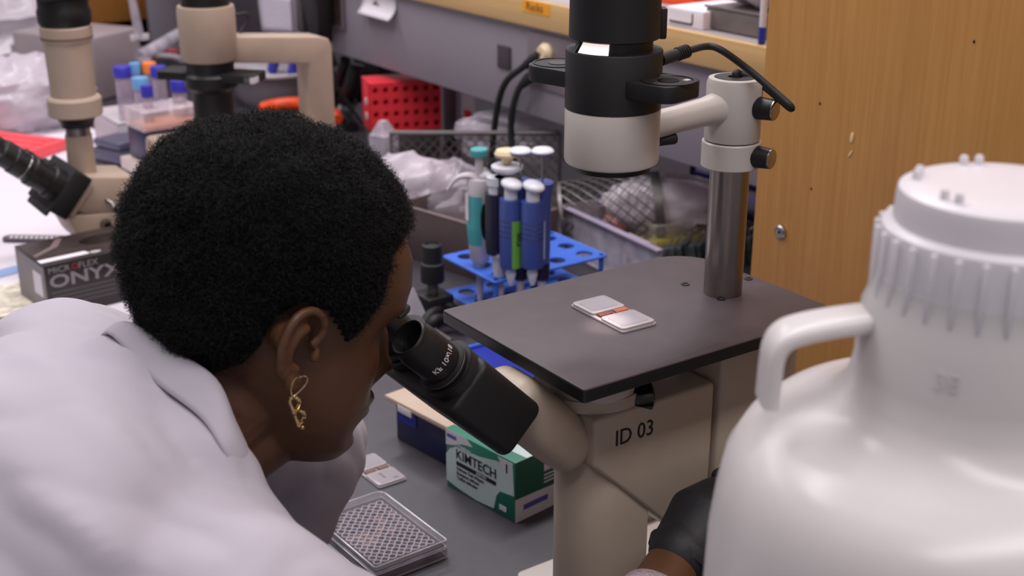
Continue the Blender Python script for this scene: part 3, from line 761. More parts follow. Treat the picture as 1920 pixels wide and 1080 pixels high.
# ------------------------------------------------------------------ carboy
CC = EYE + ray(1888, 349) * 0.565
cx0, cy0, cz0 = CC.x, CC.y, CC.z
carboy = thing('carboy', 'large translucent white plastic carboy with ribbed screw cap and loop handle', 'carboy', (cx0, cy0, 0))
K['hdpe'] = mat('translucent_polyethylene', (202, 196, 196), 0.27, var=0.02, scale=10, sss=0.45, bump=0.03, bscale=40, spec=0.35)
K['hdpe'].node_tree.nodes['Principled BSDF'].inputs['Subsurface Radius'].default_value = (0.03, 0.027, 0.025)
K['cap'] = mat('white_polypropylene', (208, 203, 208), 0.38, var=0.02, sss=0.15)
Mc = Matrix.Translation((cx0, cy0, 0))
zc = cz0
jp = [(0.0, 0.0), (0.100, 0.0), (0.112, 0.008), (0.118, 0.025), (0.1195, 0.06), (0.1195, zc - 0.208), (0.1187, zc - 0.180), (0.1162, zc - 0.158), (0.1130, zc - 0.141), (0.106, zc - 0.128), (0.097, zc - 0.120), (0.085, zc - 0.1145), (0.072, zc - 0.1095), (0.0645, zc - 0.104), (0.0595, zc - 0.096), (0.0570, zc - 0.084), (0.0560, zc - 0.058), (0.054, zc - 0.053), (0.052, zc - 0.040), (0.0, zc - 0.040)]
jb = MB().lathe(jp, 96, Mc, caps=False).build('bottle', K['hdpe'], carboy, angle=60)
hp = []
for r, py in ((0.048, 592), (0.070, 605), (0.0840, 617), (0.0915, 630), (0.0952, 653), (0.0962, 690), (0.0968, 750)):
    q = Vector((cx0, cy0, 0)) - RIGHT * r
    hp.append(Vector((q.x, q.y, zat(q.x, q.y, py))))
hb_ = MB()
hs = spline(hp, 6)
wdir = Vector((-RIGHT.y, RIGHT.x, 0))
for i, p in enumerate(hs):
    t = (hs[min(i + 1, len(hs) - 1)] - hs[max(i - 1, 0)]).normalized(); nn = t.cross(wdir).normalized()
    hb_.v += [tuple(p + wdir * (0.0120 * math.copysign(abs(math.cos(a)) ** .5, math.cos(a))) + nn * (0.0042 * math.copysign(abs(math.sin(a)) ** .5, math.sin(a)))) for a in [2 * math.pi * k / 16 for k in range(16)]]
for j in range(len(hs) - 1):
    for i in range(16): hb_.f.append((j * 16 + i, j * 16 + (i + 1) % 16, (j + 1) * 16 + (i + 1) % 16, (j + 1) * 16 + i))
hb_.f.append(tuple(range(16))); hb_.f.append(tuple((len(hs) - 1) * 16 + i for i in range(16)))
hb_.build('handle', K['hdpe'], carboy, angle=60)
capo = MB().lathe([(0.0, zc + 0.0008), (0.0282, zc + 0.0004), (0.0418, zc - 0.0006), (0.0449, zc - 0.0022), (0.0456, zc - 0.005), (0.0461, zc - 0.0165), (0.0489, zc - 0.0172), (0.0506, zc - 0.0185), (0.0512, zc - 0.021), (0.0517, zc - 0.0505), (0.0534, zc - 0.0525), (0.0536, zc - 0.0560), (0.0522, zc - 0.0575), (0.0470, zc - 0.0575)], 96, Mc, caps=False).build('cap', K['cap'], carboy)
rib = MB().box((0.0522, 0, 0), (0.0028, 0.0026, 0.0315)).build('rib', K['cap'], capo, bevel=0.0008, local=True)
rib.location = (0, 0, zc - 0.0355); rib.rotation_euler = (0, 0, 0)
for k in range(1, 30):
    dup(rib, capo, (0, 0, zc - 0.0355), (0, 0, 2 * math.pi * k / 30))
peg = MB().lathe([(0.0020, 0.0), (0.0020, 0.0038), (0.0014, 0.0048), (0.0, 0.0050)], 12, caps=False).build('peg', K['cap'], capo, local=True)
first = True
base_a = math.atan2(-RIGHT.y, -RIGHT.x)
for k in range(6):
    for d in (-5.5, 5.5):
        a = base_a - math.radians(25) + math.radians(60 * k + d)
        loc = (0.0375 * math.cos(a), 0.0375 * math.sin(a), zc - 0.0008)
        if first: peg.location = loc; first = False
        else: dup(peg, capo, loc)
q = ony(1772, 703, cy0 - 0.05)
tan = Vector((-wdir.y, wdir.x, 0))
# raised moulding on the neck
def neck_wrap(co, r=0.0572):
    a = co.x / r; return Vector((math.sin(a) * (r + co.z), co.y, math.cos(a) * (r + co.z)))
fv = (EYE - Vector((cx0, cy0, EYE.z))).normalized(); fv.z = 0; fv.normalize()
Mn = frame((cx0, cy0, zc - 0.072), Vector((0, 0, 1)).cross(fv), (0, 0, 1))
text('3E', 0.011, Mn @ Matrix.Rotation(math.radians(-13), 4, 'Y'), K['cap'], jb, name='raised_lettering', warp=neck_wrap)

# ------------------------------------------------------------------ slides on the stage and the bench
K['slide'] = mat('cloudy_acrylic', (168, 159, 163), 0.25, var=0.05, sss=0.3)
K['blood'] = mat('rust_red_stain', (170, 84, 54), 0.4, var=0.15, scale=300)
K['stain'] = mat('brown_sample', (112, 84, 78), 0.4, var=0.2, scale=300)
K['stain2'] = mat('dark_red_stain', (110, 52, 40), 0.4, var=0.5, scale=200)
def chamber_slide(name, label, loc, rz, stain):
    t = thing(name, label, 'slide', loc, rz, 'chamber slides')
    MB().prism(rrect(-0.0375, 0.0375, -0.0185, 0.0185, 0.003, 4), 0.0, 0.0022).build('base_slide', K['slide'], t, local=True, bevel=0.0005)
    for sx in (-1, 1):
        p = rrect(sx * 0.0205 - 0.0160, sx * 0.0205 + 0.0160, -0.0180, 0.0180, 0.004, 4)
        w = MB().prism(p, 0.0020, 0.0044).build('raised_pad', K['slide'], t, local=True, bevel=0.0009)
        MB().prism(rrect(sx * 0.021 - 0.0115, sx * 0.021 + 0.0115, -0.014, 0.014, 0.003, 4), 0.0043, 0.0046).build('pad_face', K['slide'], w, local=True)
    for sy in (-1, 1):
        MB().box((0.0, sy * 0.0085, 0.0036), (0.0062, 0.0135, 0.0012)).build('counting_window', stain if sy == 1 else (K['stain2'] if stain is K['blood'] else K['stain']), t, local=True)
    return t
sq = onz(1149, 592, ST)
chamber_slide('chamber_slide', 'cloudy plastic chamber slide with rust red band lying on the dark stage', (sq.x, sq.y, ST), math.radians(-1.5), K['blood'])
sq = onz(706, 882, 0.002)
s2 = chamber_slide('chamber_slide', 'cloudy plastic chamber slide on the black bench behind the well plate', (sq.x, sq.y, 0), math.radians(1.0), K['stain'])
for (x, y, w, h) in ((0.018, -0.003, 0.003, 0.013), (0.030, 0.008, 0.005, 0.003)):
    MB().box((x, y, 0.00465), (h, w, 0.0003)).build('pen_mark', mat('grey_pen', (120, 112, 116), 0.6), s2, local=True)

# ------------------------------------------------------------------ well plate
wp = thing('well_plate', 'clear 96 well plate with lid lying on the bench by the sleeve', 'well plate', (-1.050, 0.560, 0), math.radians(2.0))
K['well'] = clear_mat('clear_styrene', (206, 198, 210), 0.45, rough=0.2)
MB().prism(rrect(-0.0620, 0.0620, -0.0410, 0.0410, [0.002, 0.006, 0.006, 0.002], 4), 0.0125, 0.0137).build('plate_deck', mat('smoky_deck', (46, 40, 47), 0.5, var=0.1), wp, local=True)
sk = MB()
for (a, b_) in (((-0.0632, -0.0422), (0.0632, -0.0422)), ((0.0632, -0.0422), (0.0632, 0.0422)), ((0.0632, 0.0422), (-0.0632, 0.0422)), ((-0.0632, 0.0422), (-0.0632, -0.0422))):
    sk.box(((a[0] + b_[0]) / 2, (a[1] + b_[1]) / 2, 0.0065), (abs(a[0] - b_[0]) + 0.0012, abs(a[1] - b_[1]) + 0.0012, 0.013))
sk.build('skirt', K['clear'], wp, local=True)
lid_ = MB().prism(rrect(-0.0640, 0.0640, -0.0428, 0.0428, [0.003, 0.010, 0.010, 0.003], 5), 0.0195, 0.0205)
lid = lid_.build('lid', clear_mat('lid_styrene', (200, 192, 204), 0.03, rough=0.08, edge=0.07), wp, local=True)
rim = MB()
rr = rrect(-0.0640, 0.0640, -0.0428, 0.0428, [0.003, 0.010, 0.010, 0.003], 5)
rim.tube([Vector((x, y, 0.0203)) for x, y in rr + rr[:1]], 0.0007, 6)
rim.tube([Vector((x, y, 0.0110)) for x, y in rr + rr[:1]], 0.0006, 6)
rim.tube([Vector((x * 1.003, y * 1.003, 0.0008)) for x, y in rr + rr[:1]], 0.0008, 6)
rim.build('lid_rim', clear_mat('rim_styrene', (226, 218, 228), 0.75, rough=0.15), lid, local=True)
ls = MB()
n = len(rr)
for i in range(n):
    (x1, y1), (x2, y2) = rr[i], rr[(i + 1) % n]
    ls.add([(x1, y1, 0.0108), (x2, y2, 0.0108), (x2, y2, 0.0203), (x1, y1, 0.0203)], [(0, 1, 2, 3)])
ls.build('lid_side', clear_mat('lid_side_styrene', (196, 186, 200), 0.18, rough=0.1, edge=0.2), lid, local=True)
wmats = [mat('well_rim', (196, 186, 198), 0.3, var=0.05)]
K['dark_fluid'] = mat('dark_medium', (36, 28, 34), 0.2, var=0.2)
K['tan_fluid'] = mat('tan_medium', (150, 120, 106), 0.2, var=0.1)
ring0 = MB().lathe([(0.0033, 0.0090), (0.0034, 0.0112), (0.0042, 0.0112), (0.0042, 0.0094)], 14, caps=False).build('well', wmats[0], wp, local=True)
fl0 = MB().lathe([(0.0, 0.0098), (0.0033, 0.0098)], 12, caps=False).build('medium', K['dark_fluid'], ring0, local=True)
k = 0
fl_tan = None
for i in range(12):
    for j in range(8):
        loc = (-0.0495 + 0.009 * i, -0.0315 + 0.009 * j, 0.0042)
        if k == 0: ring0.location = loc; w = ring0
        else: w = dup(ring0, wp, loc)
        if k and (0 < j < 7 and 0 < i < 11 or random.random() < 0.3):
            f = dup(fl0, w)
            if 5 <= i + 0.4 * j <= 8.0 and random.random() < 0.5:
                if fl_tan is None:
                    fl_tan = fl0.data.copy(); fl_tan.materials.clear(); fl_tan.materials.append(K['tan_fluid'])
                f.data = fl_tan
        k += 1

# ------------------------------------------------------------------ wipes box
kb, kl = onz(966, 981, 0.0), onz(838, 909, 0.0)
ku = Vector((kb.x - kl.x, kb.y - kl.y, 0)); KW = ku.length; ku.normalize(); kv = Vector((-ku.y, ku.x, 0))
KH = zat(kb.x, kb.y, 869); KD = 0.12
kim = thing('wipes_box', 'green and white box of lab wipes printed KIMTECH under the eyepieces', 'box', (kl.x, kl.y, 0), math.atan2(ku.y, ku.x))
K['kgreen'] = mat('print_green', (24, 116, 92), 0.5, var=0.06)
K['kdark'] = mat('print_dark_green', (10, 84, 66), 0.5, var=0.06)
K['klight'] = mat('print_pale_teal', (190, 208, 206), 0.5, var=0.08, scale=18)
K['kwhite'] = mat('print_white', (206, 204, 212), 0.5, var=0.03)
K['kpurple'] = mat('print_purple', (86, 80, 160), 0.5, var=0.05)
kbx = MB().box((KW / 2, KD / 2, KH / 2), (KW, KD, KH)).build('carton', K['kgreen'], kim, local=True, bevel=0.0012)
Mfr = Matrix(((KW, 0, 0, 0), (0, 0, -1, 0.0), (0, KH, 0, 0), (0, 0, 0, 1)))
def decal(poly, m, M, h=0.0003, name='print'):
    MB().prism(poly, 0.0001, h, M).build(name, m, kbx, local=True)
decal([(0.0, .10), (0.0, .56), (.06, .68), (.15, .76), (.50, .80), (.74, .88), (.97, .90), (.985, .44), (.79, .40), (.74, .30), (.70, .05), (.45, .02), (.2, .05)], K['klight'], Mfr)
decal([(0.0, .995), (0.0, .72), (.10, .76), (.25, .86), (.40, .90), (.30, .995)], K['kwhite'], Mfr)
decal([(.76, .97), (.97, .97), (.95, .70), (.88, .74)], K['kwhite'], Mfr, 0.0004)
decal([(.02, .93), (.02, .87), (.16, .87), (.16, .93)], K['kpurple'], Mfr, 0.0005)
decal([(.155, .455), (.155, .525), (.735, .525), (.735, .455)], K['black_print'], Mfr, 0.0005)
decal([(.455, .465), (.455, .515), (.60, .515), (.60, .465)], K['kwhite'], Mfr, 0.0006)
decal([(.78, .10), (.78, .18), (.88, .18), (.88, .10)], K['kwhite'], Mfr, 0.0006)
Tk = TM[kim]
def ktext(body, size, u, v, xs=1.0, m=None, align='LEFT', bold=0.0):
    M = Tk @ frame((u * KW, -0.0006, v * KH), (1, 0, 0), (0, 0, 1))
    text(body, size, M, m or K['black_print'], kbx, align=align, xs=xs, bold=bold)
ktext('KIMTECH', 0.0165, 0.15, 0.645, xs=0.97, bold=0.0001)
ktext('Kimwipes', 0.0065, 0.145, 0.80, m=K['kwhite'])
ktext('SCIENCE', 0.0040, 0.47, 0.488, m=K['black_print'])
ktext('Delicate Task Wipers', 0.0052, 0.16, 0.405)
ktext('Essuyeurs delicats', 0.0052, 0.16, 0.325)
ktext('Toallas delicadas', 0.0052, 0.16, 0.245)
ktext('1', 0.0150, 0.885, 0.835, align='CENTER', bold=0.0002)
Msd = Matrix(((0, 0, 1, KW), (KD, 0, 0, 0), (0, KH, 0, 0), (0, 0, 0, 1)))
decal([(0.0, .0), (0.0, .385), (.6, .36), (1.0, .42), (1, .30), (.45, .0)], K['kwhite'], Msd)
decal([(0.0, .39), (0.0, 1.0), (1.0, 1.0), (1.0, .43), (.6, .365)], K['kdark'], Msd)
decal([(.10, .16), (.10, .25), (.40, .25), (.40, .16)], K['kpurple'], Msd, 0.0005)
decal([(.35, .66), (.35, .92), (.62, .92), (.62, .66)], K['kwhite'], Msd, 0.0005)
for q_ in range(3):
    decal([(.35, .46 + .06 * q_), (.35, .485 + .06 * q_), (.66, .485 + .06 * q_), (.66, .46 + .06 * q_)], K['kwhite'], Msd, 0.0005)
Mtp = Matrix(((KW, 0, 0, 0), (0, KD, 0, 0), (0, 0, 1, KH), (0, 0, 0, 1)))
decal([(0, 0.10), (0, 1), (1, 1), (1, 0.14)], K['klight'], Mtp)
decal([(.10, .45), (.10, 1), (.9, 1), (.95, .3)], K['kwhite'], Mtp, 0.0004)
decal([(0.36 + .17 * math.cos(a), .34 + .16 * math.sin(a)) for a in np.linspace(0, 2 * math.pi, 24)[:-1]], K['kpurple'], Mtp, 0.0005)
decal([(0.36 + .11 * math.cos(a), .34 + .09 * math.sin(a)) for a in np.linspace(0, 2 * math.pi, 24)[:-1]], K['kwhite'], Mtp, 0.0007)

# navy rack with a cardboard lid behind the wipes box
n0 = onz(744, 822, 0.0); n1 = onz(838, 874, 0.0)
nu = Vector((n1.x - n0.x, n1.y - n0.y, 0)); NW = nu.length + 0.01
nav = thing('navy_rack', 'navy plastic rack with a cardboard lid beside the wipes box', 'rack', (n0.x, n0.y, 0), math.atan2(nu.y, nu.x))
NH = zat(n0.x, n0.y, 752)
nb_ = MB().box((NW / 2, 0.06, NH / 2), (NW, 0.12, NH)).build('rack_body', K['navy'], nav, local=True, bevel=0.002)
MB().box((NW / 2 - 0.006, 0.058, NH + 0.0035), (NW + 0.012, 0.13, 0.006)).build('cardboard_lid', mat('pale_card', (188, 168, 152), 0.75, var=0.05), nav, local=True, bevel=0.0008)
MB().box((0.026, -0.0065, NH - 0.002), (0.026, 0.002, 0.009)).build('paper_tab', K['white_plastic'], nav, local=True, bevel=0.0005)
MB().prism(rrect(0.006, 0.040, NH * 0.55, NH * 0.92, 0.003, 3), -0.0002, 0.0012, Matrix(((1, 0, 0, 0), (0, 0, -1, 0), (0, 1, 0, 0), (0, 0, 0, 1)))).build('label_recess', K['deep_blue'], nb_, local=True)

# white box and blue tray seen past the microscope
wb = thing('white_carton', 'small bright white carton behind the microscope column', 'box', (-0.925, 0.862, 0))
MB().box((-0.945, 0.862, 0.0225), (0.080, 0.16, 0.045)).build('carton', K['white_plastic'], wb, bevel=0.0015)
MB().box((-0.945, 0.862, 0.0475), (0.082, 0.162, 0.005)).build('lid', K['white_plastic'], wb, bevel=0.0015)
bq = onz(990, 700, 0.022)
bt = thing('blue_tray', 'flat blue plastic tray on the bench under the stage edge', 'tray', (bq.x, bq.y, 0))
MB().prism(rrect(bq.x - 0.125, bq.x + 0.11, bq.y - 0.058, bq.y + 0.075, 0.010, 4), 0.0, 0.016).build('tray_floor', K['deep_blue'], bt, bevel=0.002)
pr = rrect(bq.x - 0.125, bq.x + 0.11, bq.y - 0.058, bq.y + 0.075, 0.010, 4)
MB().tube([Vector((x, y, 0.018)) for x, y in pr + pr[:1]], 0.003, 8).build('tray_rim', K['blue_tray'], bt)

# ------------------------------------------------------------------ pipettes and their stand
lz = 0.020
L0 = onz(833, 550, lz); uz = zat(L0.x, L0.y, 479)
stand = thing('pipette_stand', 'two tier blue plastic pipette stand holding four pipettes', 'pipette stand', (L0.x + 0.07, L0.y + 0.08, 0))
SX, SYL = 0.138, 0.205
def tier(z, name):
    """plate with rows of real holes: an even field of cells, holes left open"""
    mbp = MB(); nxh, nyh = 3, 4
    for i in range(nxh):
        for j in range(nyh):
            x0 = L0.x + SX * i / nxh; x1 = L0.x + SX * (i + 1) / nxh; y0 = L0.y + SYL * j / nyh; y1 = L0.y + SYL * (j + 1) / nyh
            cx_, cy_ = (x0 + x1) / 2, (y0 + y1) / 2; r = 0.0130; n_ = 24
            sq_ = []
            for k_ in range(n_):
                a = 2 * math.pi * k_ / n_ + math.pi / 4; c_, s_ = math.cos(a), math.sin(a); m_ = max(abs(c_), abs(s_))
                sq_.append((cx_ + (x1 - x0) / 2 * c_ / m_, cy_ + (y1 - y0) / 2 * s_ / m_))
            ci = [(cx_ + r * math.cos(2 * math.pi * k_ / n_ + math.pi / 4), cy_ + r * math.sin(2 * math.pi * k_ / n_ + math.pi / 4)) for k_ in range(n_)]
            vs = [(x, y, z) for x, y in sq_] + [(x, y, z) for x, y in ci] + [(x, y, z - 0.004) for x, y in ci] + [(x, y, z - 0.004) for x, y in sq_]
            fs = []
            for k_ in range(n_):
                l_ = (k_ + 1) % n_
                fs += [(k_, l_, n_ + l_, n_ + k_), (n_ + k_, n_ + l_, 2 * n_ + l_, 2 * n_ + k_), (2 * n_ + k_, 2 * n_ + l_, 3 * n_ + l_, 3 * n_ + k_)]
            mbp.add(vs, fs)
    t_ = mbp.build(name, K['blue_tray'], stand)
    pr_ = rrect(L0.x, L0.x + SX, L0.y, L0.y + SYL, 0.004, 3)
    MB().tube([Vector((x, y, z - 0.002)) for x, y in pr_ + pr_[:1]], 0.0026, 8).build('tier_rim', K['blue_tray'], t_)
tier(uz, 'upper_tier'); tier(lz + 0.004, 'lower_tier')
for (i, j) in ((0, 1), (1, 1), (1, 0)):
    x, y = L0.x + 0.006 + (SX - 0.012) * i, L0.y + 0.006 + (SYL - 0.012) * j
    MB().tube([(x, y, 0), (x, y, uz)], 0.004, 12).build('leg', K['blue_tray'], stand)
MB().tube([(L0.x + 0.006, L0.y + 0.006, 0.0), (L0.x + 0.006, L0.y + 0.006, lz)], 0.004, 12).build('leg', K['blue_tray'], stand)

def pip_base(px, py): q = onz(px, py, uz); return Vector((q.x, q.y, 0))
def fit(p, py): return zat(p.x, p.y, py)
K['pblue'] = mat('pipette_blue', (64, 82, 152), 0.4, var=0.05)
K['pnavy'] = mat('pipette_navy', (26, 24, 52), 0.4, var=0.08)
K['pwhite'] = mat('pipette_white', (212, 214, 224), 0.35, var=0.03)
K['pgrey'] = mat('pipette_pale', (196, 188, 194), 0.4, var=0.03)
K['teal'] = mat('pipette_teal', (72, 164, 170), 0.4, var=0.04)
K['cream'] = mat('cream_button', (228, 208, 170), 0.4, var=0.03)
K['lime'] = mat('green_label', (112, 176, 62), 0.6, var=0.05)
imgright = RIGHT.copy()
tocam = Vector((0.80, -0.60, 0))

def blue_pipette(label, bx, tops, labelled):
    p = pip_base(*bx)
    t = thing('pipette', label, 'pipette', p, 0, 'pipettes in the blue stand')
    zp, zb, zlow, ztip = fit(p, tops[0]), fit(p, tops[1]), fit(p, tops[2]), uz - 0.075
    # handle: two joined barrels, the near one carries the ejector
    n_ = imgright
    c1_ = p - n_ * 0.006 ; c2_ = p + n_ * 0.006 + Vector((-0.012, 0.010, 0))
    bd_ = MB()
    bd_.lathe([(0.0150, zlow), (0.0162, zlow + 0.004), (0.0168, zb - 0.02), (0.0162, zb)], 28, Matrix.Translation(c1_))
    bd_.lathe([(0.0110, zlow), (0.0120, zlow + 0.02), (0.0125, zb), (0.0165, zb + 0.022), (0.0150, zb + 0.023), (0.0, zb + 0.020)], 28, Matrix.Translation(c2_), caps=False)
    bdo = bd_.build('handle', K['pblue'], t)
    for q_ in range(4):
        MB().lathe([(0.0167, -0.0006), (0.0171, 0), (0.0167, 0.0006)], 28, Matrix.Translation(c1_ + Vector((0, 0, zb - 0.030 - 0.0075 * q_))), caps=False).build('grip_ring', K['pnavy'], bdo)
    MB().lathe([(0.0095, zb - 0.004), (0.0095, zb + 0.016)], 22, Matrix.Translation(c1_)).build('ejector_stem', K['pwhite'], t)
    MB().ell((0, 0, 0), (0.0175, 0.0145, 0.0075), 22, 12, Matrix.Translation(c1_ + Vector((0.002, 0, zb + 0.021))) @ Matrix.Rotation(0.18, 4, 'Y')).build('ejector_button', K['pwhite'], t)
    MB().tube([c2_ + Vector((0, 0, zb + 0.02)), c2_ + Vector((0, 0, zp))], 0.0014, 8).build('plunger_rod', K['steel'], t)
    MB().lathe([(0.003, zp - 0.006), (0.0140, zp - 0.0045), (0.0155, zp - 0.002)], 26, Matrix.Translation(c2_), caps=False).build('plunger_collar', K['pblue'], t)
    MB().lathe([(0.0155, zp - 0.0022), (0.0160, zp), (0.0130, zp + 0.0035), (0.006, zp + 0.005), (0.0, zp + 0.005)], 26, Matrix.Translation(c2_), caps=False).build('plunger_button', K['pwhite'], t)
    MB().lathe([(0.0120, zlow + 0.001), (0.0110, zlow - 0.022), (0.006, zlow - 0.026)], 24, Matrix.Translation(c2_)).build('lower_barrel', K['pnavy'], t)
    MB().lathe([(0.0065, zlow + 0.004), (0.0078, zlow - 0.010), (0.0045, zlow - 0.024), (0.003, zlow - 0.028)], 18, Matrix.Translation(c1_)).build('ejector_sleeve', K['pwhite'], t)
    MB().lathe([(0.0062, zlow - 0.020), (0.0050, zlow - 0.05), (0.0028, ztip)], 16, Matrix.Translation(c2_)).build('tip_cone', K['pgrey'], t)
    if labelled:
        a_ = math.atan2(-0.12, 0.99)
        def gl(u, v):
            a = a_ + 1.15 * (u - 0.35); return c1_ + Vector((0.0173 * math.cos(a), 0.0173 * math.sin(a), zlow + 0.002 + 0.070 * v))
        g_ = MB().grid(gl, 8, 2).build('green_label', K['lime'], t)
        aw = a_ + 0.2; rd = Vector((math.cos(aw), math.sin(aw), 0))
        text('P200', 0.010, frame(c1_ + rd * 0.0177 + Vector((0, 0, zlow + 0.045)), (0, 0, 1), Vector((0, 0, 1)).cross(-rd).cross(Vector((0, 0, 1))).cross(rd) if False else rd.cross(Vector((0, 0, 1)))), K['black_print'], g_)
    else:
        aw = math.atan2(0.75, 0.66); rd = Vector((math.cos(aw), math.sin(aw), 0))
        MB().box((0, 0, 0), (0.004, 0.0010, 0.055), Matrix.Translation(c1_ + rd * 0.0168 + Vector((0, 0, zlow + 0.04))) @ Matrix.Rotation(aw + math.pi / 2, 4, 'Z')).build('white_marking', K['pwhite'], t)
    return t
blue_pipette('blue pipette with a green label, second from the right in the stand', (966, 528), (288, 372, 500), True)
blue_pipette('blue pipette without a label, rightmost in the blue stand', (1006, 534), (288, 376, 500), False)

# navy pipette with the cream button
p = pip_base(938, 517)
t = thing('pipette', 'navy pipette with a cream plunger button in the blue stand', 'pipette', p, 0, 'pipettes in the blue stand')
zp, zb, zlow = fit(p, 285), fit(p, 362), fit(p, 474)
c1_, c2_ = p - imgright * 0.006, p + imgright * 0.010
MB().lathe([(0.0140, zlow), (0.0150, zlow + 0.01), (0.0155, zb)], 28, Matrix.Translation(c1_)).build('handle', K['pnavy'], t)
MB().lathe([(0.0140, zlow), (0.0165, zb), (0.0175, zb + 0.024), (0.0, zb + 0.024)], 28, Matrix.Translation(c2_), caps=False).build('rear_grip', K['pnavy'], t)
MB().lathe([(0.0105, zb - 0.004), (0.0105, zb + 0.012), (0.0130, zb + 0.0125), (0.0130, zb + 0.024), (0.0, zb + 0.024)], 24, Matrix.Translation(c1_), caps=False).build('ejector_button', K['pwhite'], t)
MB().lathe([(0.0150, zb + 0.030), (0.0225, zb + 0.036), (0.0225, zb + 0.040), (0.0180, zb + 0.042), (0.0, zb + 0.042)], 30, Matrix.Translation(c2_), caps=False).build('finger_collar', K['pwhite'], t)
MB().tube([c2_ + Vector((0, 0, zb + 0.02)), c2_ + Vector((0, 0, zp))], 0.0015, 8).build('plunger_rod', K['steel'], t)
MB().lathe([(0.0060, zp - 0.016), (0.0085, zp - 0.009), (0.0165, zp - 0.006), (0.0180, zp - 0.002), (0.0150, zp + 0.003), (0.0, zp + 0.004)], 30, Matrix.Translation(c2_), caps=False).build('plunger_button', K['cream'], t)
MB().lathe([(0.0150, zlow + 0.002), (0.0145, zlow - 0.004), (0.0115, zlow - 0.006), (0.0100, zlow - 0.034), (0.006, zlow - 0.038), (0.0045, uz - 0.075)], 26, Matrix.Translation(p)).build('lower_barrel', K['pgrey'], t)
# teal and white pipette with a finger hook
p = pip_base(900, 498)
t = thing('pipette', 'teal and white pipette with a long finger hook, leftmost in the stand', 'pipette', p, 0, 'pipettes in the blue stand')
zp, zb, zlow = fit(p, 288), fit(p, 338), fit(p, 492)
MB().lathe([(0.0100, zlow), (0.0145, zlow + 0.006), (0.0180, zlow + 0.05), (0.0185, zb - 0.03), (0.0178, zb - 0.005), (0.0155, zb + 0.003), (0.0, zb + 0.005)], 30, Matrix.Translation(p), caps=False, sx=1.05).build('handle', K['pgrey'], t)
def tg(u, v):
    a = math.atan2(-0.95, -0.1) + 1.75 * (u - 0.28); w = 1 - 0.45 * abs(v - 0.45) * u
    z = zlow + 0.030 + (zb - zlow - 0.050) * v
    r = 0.0188 - 0.0034 * max(0, 0.35 - v) * 2
    return p + Vector((r * 1.05 * math.cos(a * 1) , r * math.sin(a), z))
MB().grid(tg, 14, 16).build('teal_panel', K['teal'], t)
rdk = Vector((0.999, -0.05, 0)); tk = Vector((0.05, 0.999, 0))
MB().ell((0, 0, 0), (0.009, 0.0030, 0.032), 18, 12, frame(p + rdk * 0.0175 + Vector((0, 0, (zlow + zb) / 2 + 0.008)), tk, -rdk)).build('dark_grip', K['black'], t)
hk_ = [p + Vector((0, 0, zb)), p - imgright * 0.014 + Vector((0, 0, zb + 0.007)), p - imgright * 0.032 + Vector((0, 0, zb + 0.003)), p - imgright * 0.046 + Vector((0, 0, zb - 0.014))]
MB().tube(spline(hk_, 6), [0.0095 - 0.00036 * i for i in range(19)], 12, flat=0.7).build('finger_hook', K['pgrey'], t)
MB().ell(p + imgright * 0.008 + Vector((0, 0, zb + 0.007)), (0.010, 0.010, 0.006), 18, 10).build('ejector_button', K['pwhite'], t)
MB().lathe([(0.0058, zb), (0.0058, zp)], 14, Matrix.Translation(p)).build('plunger_rod', K['pgrey'], t)
MB().lathe([(0.0120, zp - 0.003), (0.0128, zp), (0.0128, zp + 0.006), (0.0115, zp + 0.0075), (0.0, zp + 0.0075)], 26, Matrix.Translation(p), caps=False).build('plunger_button', K['teal'], t)
MB().lathe([(0.0085, zlow + 0.001), (0.0055, zlow - 0.018), (0.0055, uz - 0.03), (0.003, uz - 0.075)], 16, Matrix.Translation(p)).build('lower_barrel', K['pgrey'], t)
rl = Vector((-0.20, -0.98, 0))
MB().box((0, 0, 0), (0.012, 0.0006, 0.040), Matrix.Translation(p + rl * 0.0194 + Vector((0, 0, zb - 0.038))) @ Matrix.Rotation(math.atan2(rl.y, rl.x) + math.pi / 2, 4, 'Z')).build('volume_label', K['paper'], t)
# ------------------------------------------------------------------ far microscope
x0 = -2.10
def pl(px, py, dx=0.0): return onx(px, py, x0 + dx)
ms = thing('trinocular_microscope', 'beige inverted microscope with a camera tube, behind the black glove box', 'microscope', (x0, pl(300, 200).y, 0))
yA = pl(143, 220).y
scl = F_PX / (Vector((x0, yA, 0.33)) - EYE).dot(FWD)
zA = lambda py: zat(x0, yA, py)
MA = Matrix.Translation((x0, yA, 0))
def rA(px): return px / scl
MB().lathe([(rA(26), zA(330)), (rA(26), zA(300)), (rA(25), zA(252))], 32, MA).build('photo_tube', K['beige_paint'], ms)
MB().lathe([(rA(23), zA(256)), (rA(23), zA(232))], 32, MA).build('tube_sleeve', K['steel'], ms)
MB().lathe([(rA(30), zA(236)), (rA(33), zA(224)), (rA(43), zA(212)), (rA(43), zA(208))], 36, MA).build('clamp_ring', K['black'], ms)
adp = MB().lathe([(rA(48), zA(215)), (rA(50), zA(213)), (rA(50), zA(184)), (rA(47), zA(180)), (rA(41), zA(178)), (rA(43), zA(80)), (rA(46.5), zA(72)), (rA(47), zA(66)), (rA(47), zA(50)), (rA(44), zA(46))], 44, MA).build('camera_tube', K['beige_paint'], ms, angle=20)
MB().lathe([(rA(47.4), zA(70)), (rA(47.4), zA(67))], 44, MA, caps=False).build('tube_groove', mat('brown_groove', (104, 80, 68), 0.6), adp)
MB().lathe([(rA(44), zA(48)), (rA(48), zA(40)), (rA(49), zA(20)), (rA(46), zA(12)), (rA(46), zA(-4))], 40, MA).build('camera_mount', K['black'], ms)
zt = zA(-2)
MB().box((x0, yA + 0.012, zt + 0.03), (0.085, 0.105, 0.055)).build('camera', K['black'], ms, bevel=0.004)
